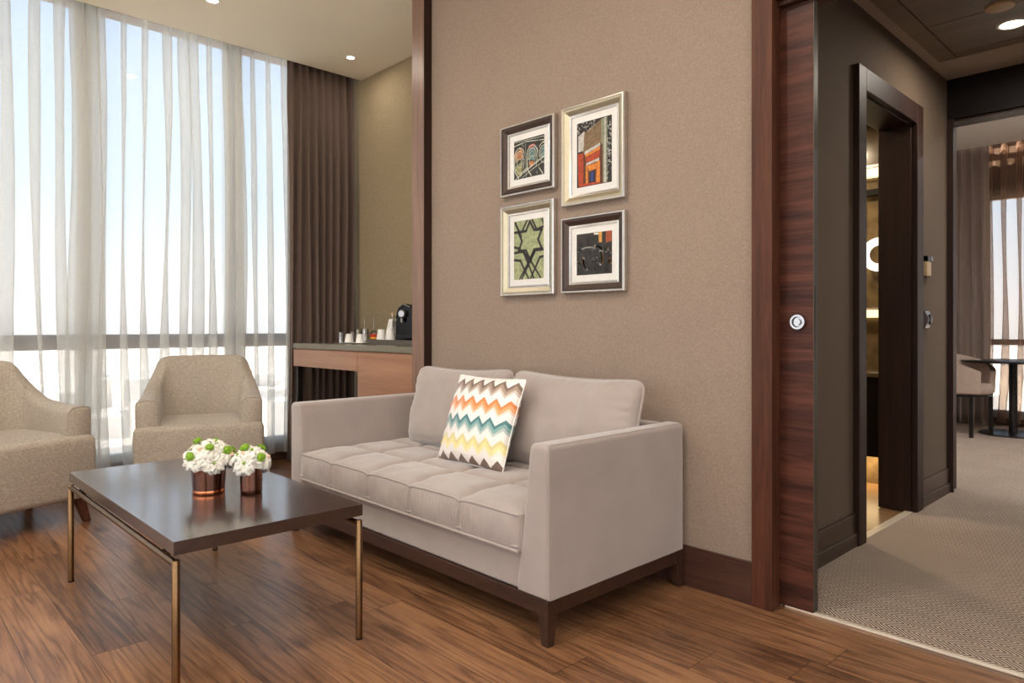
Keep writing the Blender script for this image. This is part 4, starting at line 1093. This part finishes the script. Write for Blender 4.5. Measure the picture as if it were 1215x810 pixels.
obj('rocker',G().box(.024,-.018,-.03,.033,.022,.03),M['black'],t,bevel=.004)['label']='black rocker'

# ------------------------------------------------------------------ bathroom behind the open doorway
t=thing('vanity','dark floating bathroom vanity seen through the doorway','vanity',(-1.95,4.80,0))
obj('cabinet',G().box(-.45,-.165,.235,.50,.165,.735),M['black_wood'],t,bevel=.003)
obj('countertop',G().box(-.46,-.175,.736,.51,.168,.765),M['marble'],t,bevel=.003)['label']='brown stone top'
ld=bpy.data.lights.new('vanity_glow','AREA'); ld.shape='RECTANGLE'; ld.size=.8; ld.size_y=.1; ld.energy=5; ld.color=(1,.72,.38)
lo=bpy.data.objects.new('vanity_glow',ld); COL.objects.link(lo); lo.location=(-1.9,4.86,.225)
t=thing('magnifying_mirror','round lit magnifying mirror on the bathroom wall','mirror',(-1.628,4.91,1.53))
obj('glass',G().lathe([(0,-.01),(.06,-.01),(.06,.0),(0,.0)],axis='y',n=36),M['mirror'],t)
obj('light_ring',G().lathe([(.06,-.014),(.112,-.014),(.112,.0),(.06,.0),(.06,-.014)],axis='y',n=36),M['ring'],t)
obj('arm',G().tube([(0,.0,0),(.02,.03,0),(.03,.058,-.02)],.008,8),M['chrome'],t)
t=thing('wall_shelf','backlit shelf on the bathroom wall under the round mirror','shelf',(-1.75,4.93,1.145))
obj('board',G().box(-.25,-.05,.020,.25,.038,.032),M['offwhite'],t,bevel=.001)
obj('light_strip',G().box(-.25,.020,-.030,.25,.036,.020),M['strip_glow'],t,bevel=.001)
t=thing('wall_light','horizontal glowing light bar high on the bathroom wall','wall light',(-1.75,4.93,2.08))
obj('diffuser',G().box(-.3,-.02,-.028,.3,.03,.028),M['strip_glow'],t,bevel=.003)
obj('housing',G().box(-.32,-.03,.0285,.32,.038,.05),M['brushed'],t,bevel=.002)
t=thing('mirror_cabinet','tall mirrored cabinet with dark top edge on the bathroom wall','cabinet',(-1.80,4.94,1.25))
obj('frame',G().box(-.10,-.02,.68,.20,.028,.72).box(-.10,-.02,.0,-.02,.028,.68),M['black_wood'],t)
obj('light_strip',G().box(.02,-.022,-.02,.05,.0,.68),M['strip_glow'],t)
lb=bpy.data.lights.new('bathroom_lamp','AREA'); lb.shape='DISK'; lb.size=.2; lb.energy=18; lb.color=(1,.80,.55)
lo=bpy.data.objects.new('bathroom_lamp',lb); COL.objects.link(lo); lo.location=(-2.1,4.2,2.405)

# ------------------------------------------------------------------ bedroom things seen through the portal
bt=thing('round_table','round black pedestal table by the bedroom window','table',(-1.505,8.20,.004))
obj('tabletop',G().lathe([(0,.702),(.425,.702),(.43,.708),(.43,.716),(.425,.72),(0,.72)],n=56),M['black_metal'],bt)
obj('column',G().lathe([(0,.012),(.036,.012),(.036,.702),(0,.702)],n=24),M['black_metal'],bt)
obj('base',G().lathe([(0,0),(.285,0),(.285,.008),(.27,.012),(0,.014)],n=48),M['black_metal'],bt)
tc_=thing('tub_chair','taupe leather tub chair at the round bedroom table','chair',(-1.87,7.86,.004),math.radians(-15))
g=G()
def shell(u,v,off):
    # u around the back (0 front right, 1 front left), v height; chair faces +x
    a=PI*(.13+1.74*u); e=abs(u*2-1)
    topz=.80-.20*(e**1.6); z=.43+(topz-.43)*v
    R_=.255+.045*v-off
    return (-R_*cos(a)*-1.0 if False else R_*cos(a)*1.0,R_*sin(a),z)
def sh2(u,v,off):
    a=PI*.16+PI*1.68*u; e=abs(u*2-1); topz=.805-.18*e**1.7; z=.42+(topz-.42)*v; R_=.262+.022*v*(1-.6*e)-off
    return (.02+R_*cos(a),R_*sin(a),z)
g.grid(lambda u,v:sh2(u,v,0),40,10); g.grid(lambda u,v:sh2(u,v,.045),40,10)
g.grid(lambda u,v:sh2(u,1,.045*v),40,2); g.grid(lambda u,v:sh2(u,0,.045*v),40,2)
g.grid(lambda u,v:sh2(0,u,.045*v),10,2); g.grid(lambda u,v:sh2(1,u,.045*v),10,2)
obj('backrest',g,M['leather'],tc_,angle=50,merge=True)
obj('seat',G().lathe([(0,.40),(.22,.40),(.245,.42),(.245,.47),(.22,.50),(0,.51)],(.03,0,0),n=36),M['leather'],tc_,angle=60)
for (x,y) in [(.19,.17),(.19,-.17),(-.16,.15),(-.16,-.15)]:
    obj('leg',G().box(x-.014,y-.014,0,x+.014,y+.014,.405),M['black_metal'],tc_,bevel=.002)['label']='black metal leg'
obj('seat_rail',G().lathe([(0,.385),(.235,.385),(.235,.3995),(0,.3995)],(.02,0,0),n=32),M['black_metal'],tc_)

# ------------------------------------------------------------------ city far below
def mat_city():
    m,nt,b,o=newmat('haze_painted_city')
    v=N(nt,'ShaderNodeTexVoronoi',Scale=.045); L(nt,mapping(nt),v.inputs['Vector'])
    L(nt,ramp(nt,v.outputs['Color'],[(.2,rgb(150,152,150)),(.6,rgb(205,200,195)),(.9,rgb(235,228,222))]),b.inputs['Base Color'])  # distance haze is put into these pale tones
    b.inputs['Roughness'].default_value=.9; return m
M['city']=mat_city()
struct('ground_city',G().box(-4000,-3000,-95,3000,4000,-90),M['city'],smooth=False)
g=G(); rc=random.Random(12)
for i in range(420):
    a=rc.uniform(math.radians(95),math.radians(185)); d=rc.uniform(90,1100)
    x=d*cos(a); y=d*sin(a); s=rc.uniform(8,22); h=rc.uniform(8,30) if d<500 else rc.uniform(8,45)
    g.box(x-s,y-s*.8,-90,x+s,y+s*.8,-90+h)
tag(obj('distant_building',g,plain('haze_painted_building',rgb(205,200,194),.9,noise_amt=.15,nscale=.05),smooth=False),'city buildings painted pale as haze, far below beyond the window sheers','buildings',kind='stuff')  # pale base colour carries the haze

# ------------------------------------------------------------------ sky, sun
w=bpy.data.worlds.new('World'); SC.world=w; w.use_nodes=True; nt=w.node_tree
bg=nt.nodes['Background']; tc=N(nt,'ShaderNodeTexCoord'); sp=N(nt,'ShaderNodeSeparateXYZ')
nrm=N(nt,'ShaderNodeVectorMath',operation='NORMALIZE'); L(nt,tc.outputs['Generated'],nrm.inputs[0]); L(nt,nrm.outputs[0],sp.inputs[0])
z=sp.outputs[2]
sky=ramp(nt,Mth(nt,'ADD',Mth(nt,'MULTIPLY',z,1.0),.5),[(.30,(1.1,1.07,1.03,1)),(.49,(1.5,1.46,1.42,1)),(.54,(1.45,1.48,1.52,1)),(.68,(1.05,1.30,1.52,1)),(1.0,(.7,.95,1.35,1))])
# fill glow added to the sky on the unseen sides to light the interior
dfill=N(nt,'ShaderNodeVectorMath',operation='DOT_PRODUCT'); L(nt,nrm.outputs[0],dfill.inputs[0]); dfill.inputs[1].default_value=Vector((.62,-.74,.26)).normalized()
gl=Mth(nt,'POWER',Mth(nt,'MAXIMUM',dfill.outputs['Value'],0.0),1.5)
up=Mth(nt,'MAXIMUM',Mth(nt,'MULTIPLY',Mth(nt,'ADD',z,.08),6.0),0.0); up=Mth(nt,'MINIMUM',up,1.0)
st=Mth(nt,'ADD',1.0,Mth(nt,'MULTIPLY',Mth(nt,'MULTIPLY',gl,up),FILL_GLOW:=2.3))
warm=N(nt,'ShaderNodeMix',data_type='RGBA'); L(nt,Mth(nt,'MINIMUM',gl,1.0),warm.inputs[0]); L(nt,sky,warm.inputs[6]); warm.inputs[7].default_value=(1.0,.93,.84,1)
L(nt,warm.outputs[2],bg.inputs[0]); L(nt,st,bg.inputs[1])
sl_=bpy.data.lights.new('sun','SUN'); sl_.energy=23; sl_.color=(1,.89,.73); sl_.angle=math.radians(1.0)
so=bpy.data.objects.new('sun',sl_); COL.objects.link(so)
sd=Vector((-.56,-.68,.66)).normalized()      # towards the sun
so.rotation_euler=sd.to_track_quat('Z','Y').to_euler(); so.location=(-8,-6,8)
def portal(loc,rot,sx_,sy_):
    l=bpy.data.lights.new('window_portal','AREA'); l.shape='RECTANGLE'; l.size=sx_; l.size_y=sy_; l.cycles.is_portal=True
    o=bpy.data.objects.new('window_portal',l); COL.objects.link(o); o.location=loc; o.rotation_euler=rot
portal((XW-.06,(YN+YA)/2,1.7),(0,-PI/2,0),3.2,YA-YN)
portal(((XW+XR)/2,YN-.08,1.6),(PI/2,0,0),XR-XW,2.7)
portal((XR+.08,-.5,1.6),(0,PI/2,0),2.5,5.8)
portal((.07,YB+.05,1.3),(-PI/2,0,0),3.9,2.3)

# ------------------------------------------------------------------ camera
cd=bpy.data.cameras.new('camera'); cam=bpy.data.objects.new('camera',cd); COL.objects.link(cam)
cd.sensor_width=36; cd.lens=820/1215*36; cd.shift_y=-17/1215; cd.clip_end=6000; cd.clip_start=.05
cam.location=(0,0,1.05); cam.rotation_euler=(PI/2,0,math.atan2(.7236,.6902))
SC.camera=cam
SC.view_settings.view_transform='Standard'; SC.view_settings.look='None'; SC.view_settings.gamma=1; SC.view_settings.use_curve_mapping=False
SC.view_settings.exposure=0.12
cy=SC.cycles
cy.use_denoising=True; cy.max_bounces=10; cy.diffuse_bounces=5; cy.glossy_bounces=4; cy.transmission_bounces=6; cy.transparent_max_bounces=24
cy.sample_clamp_indirect=6; cy.caustics_reflective=False; cy.caustics_refractive=False
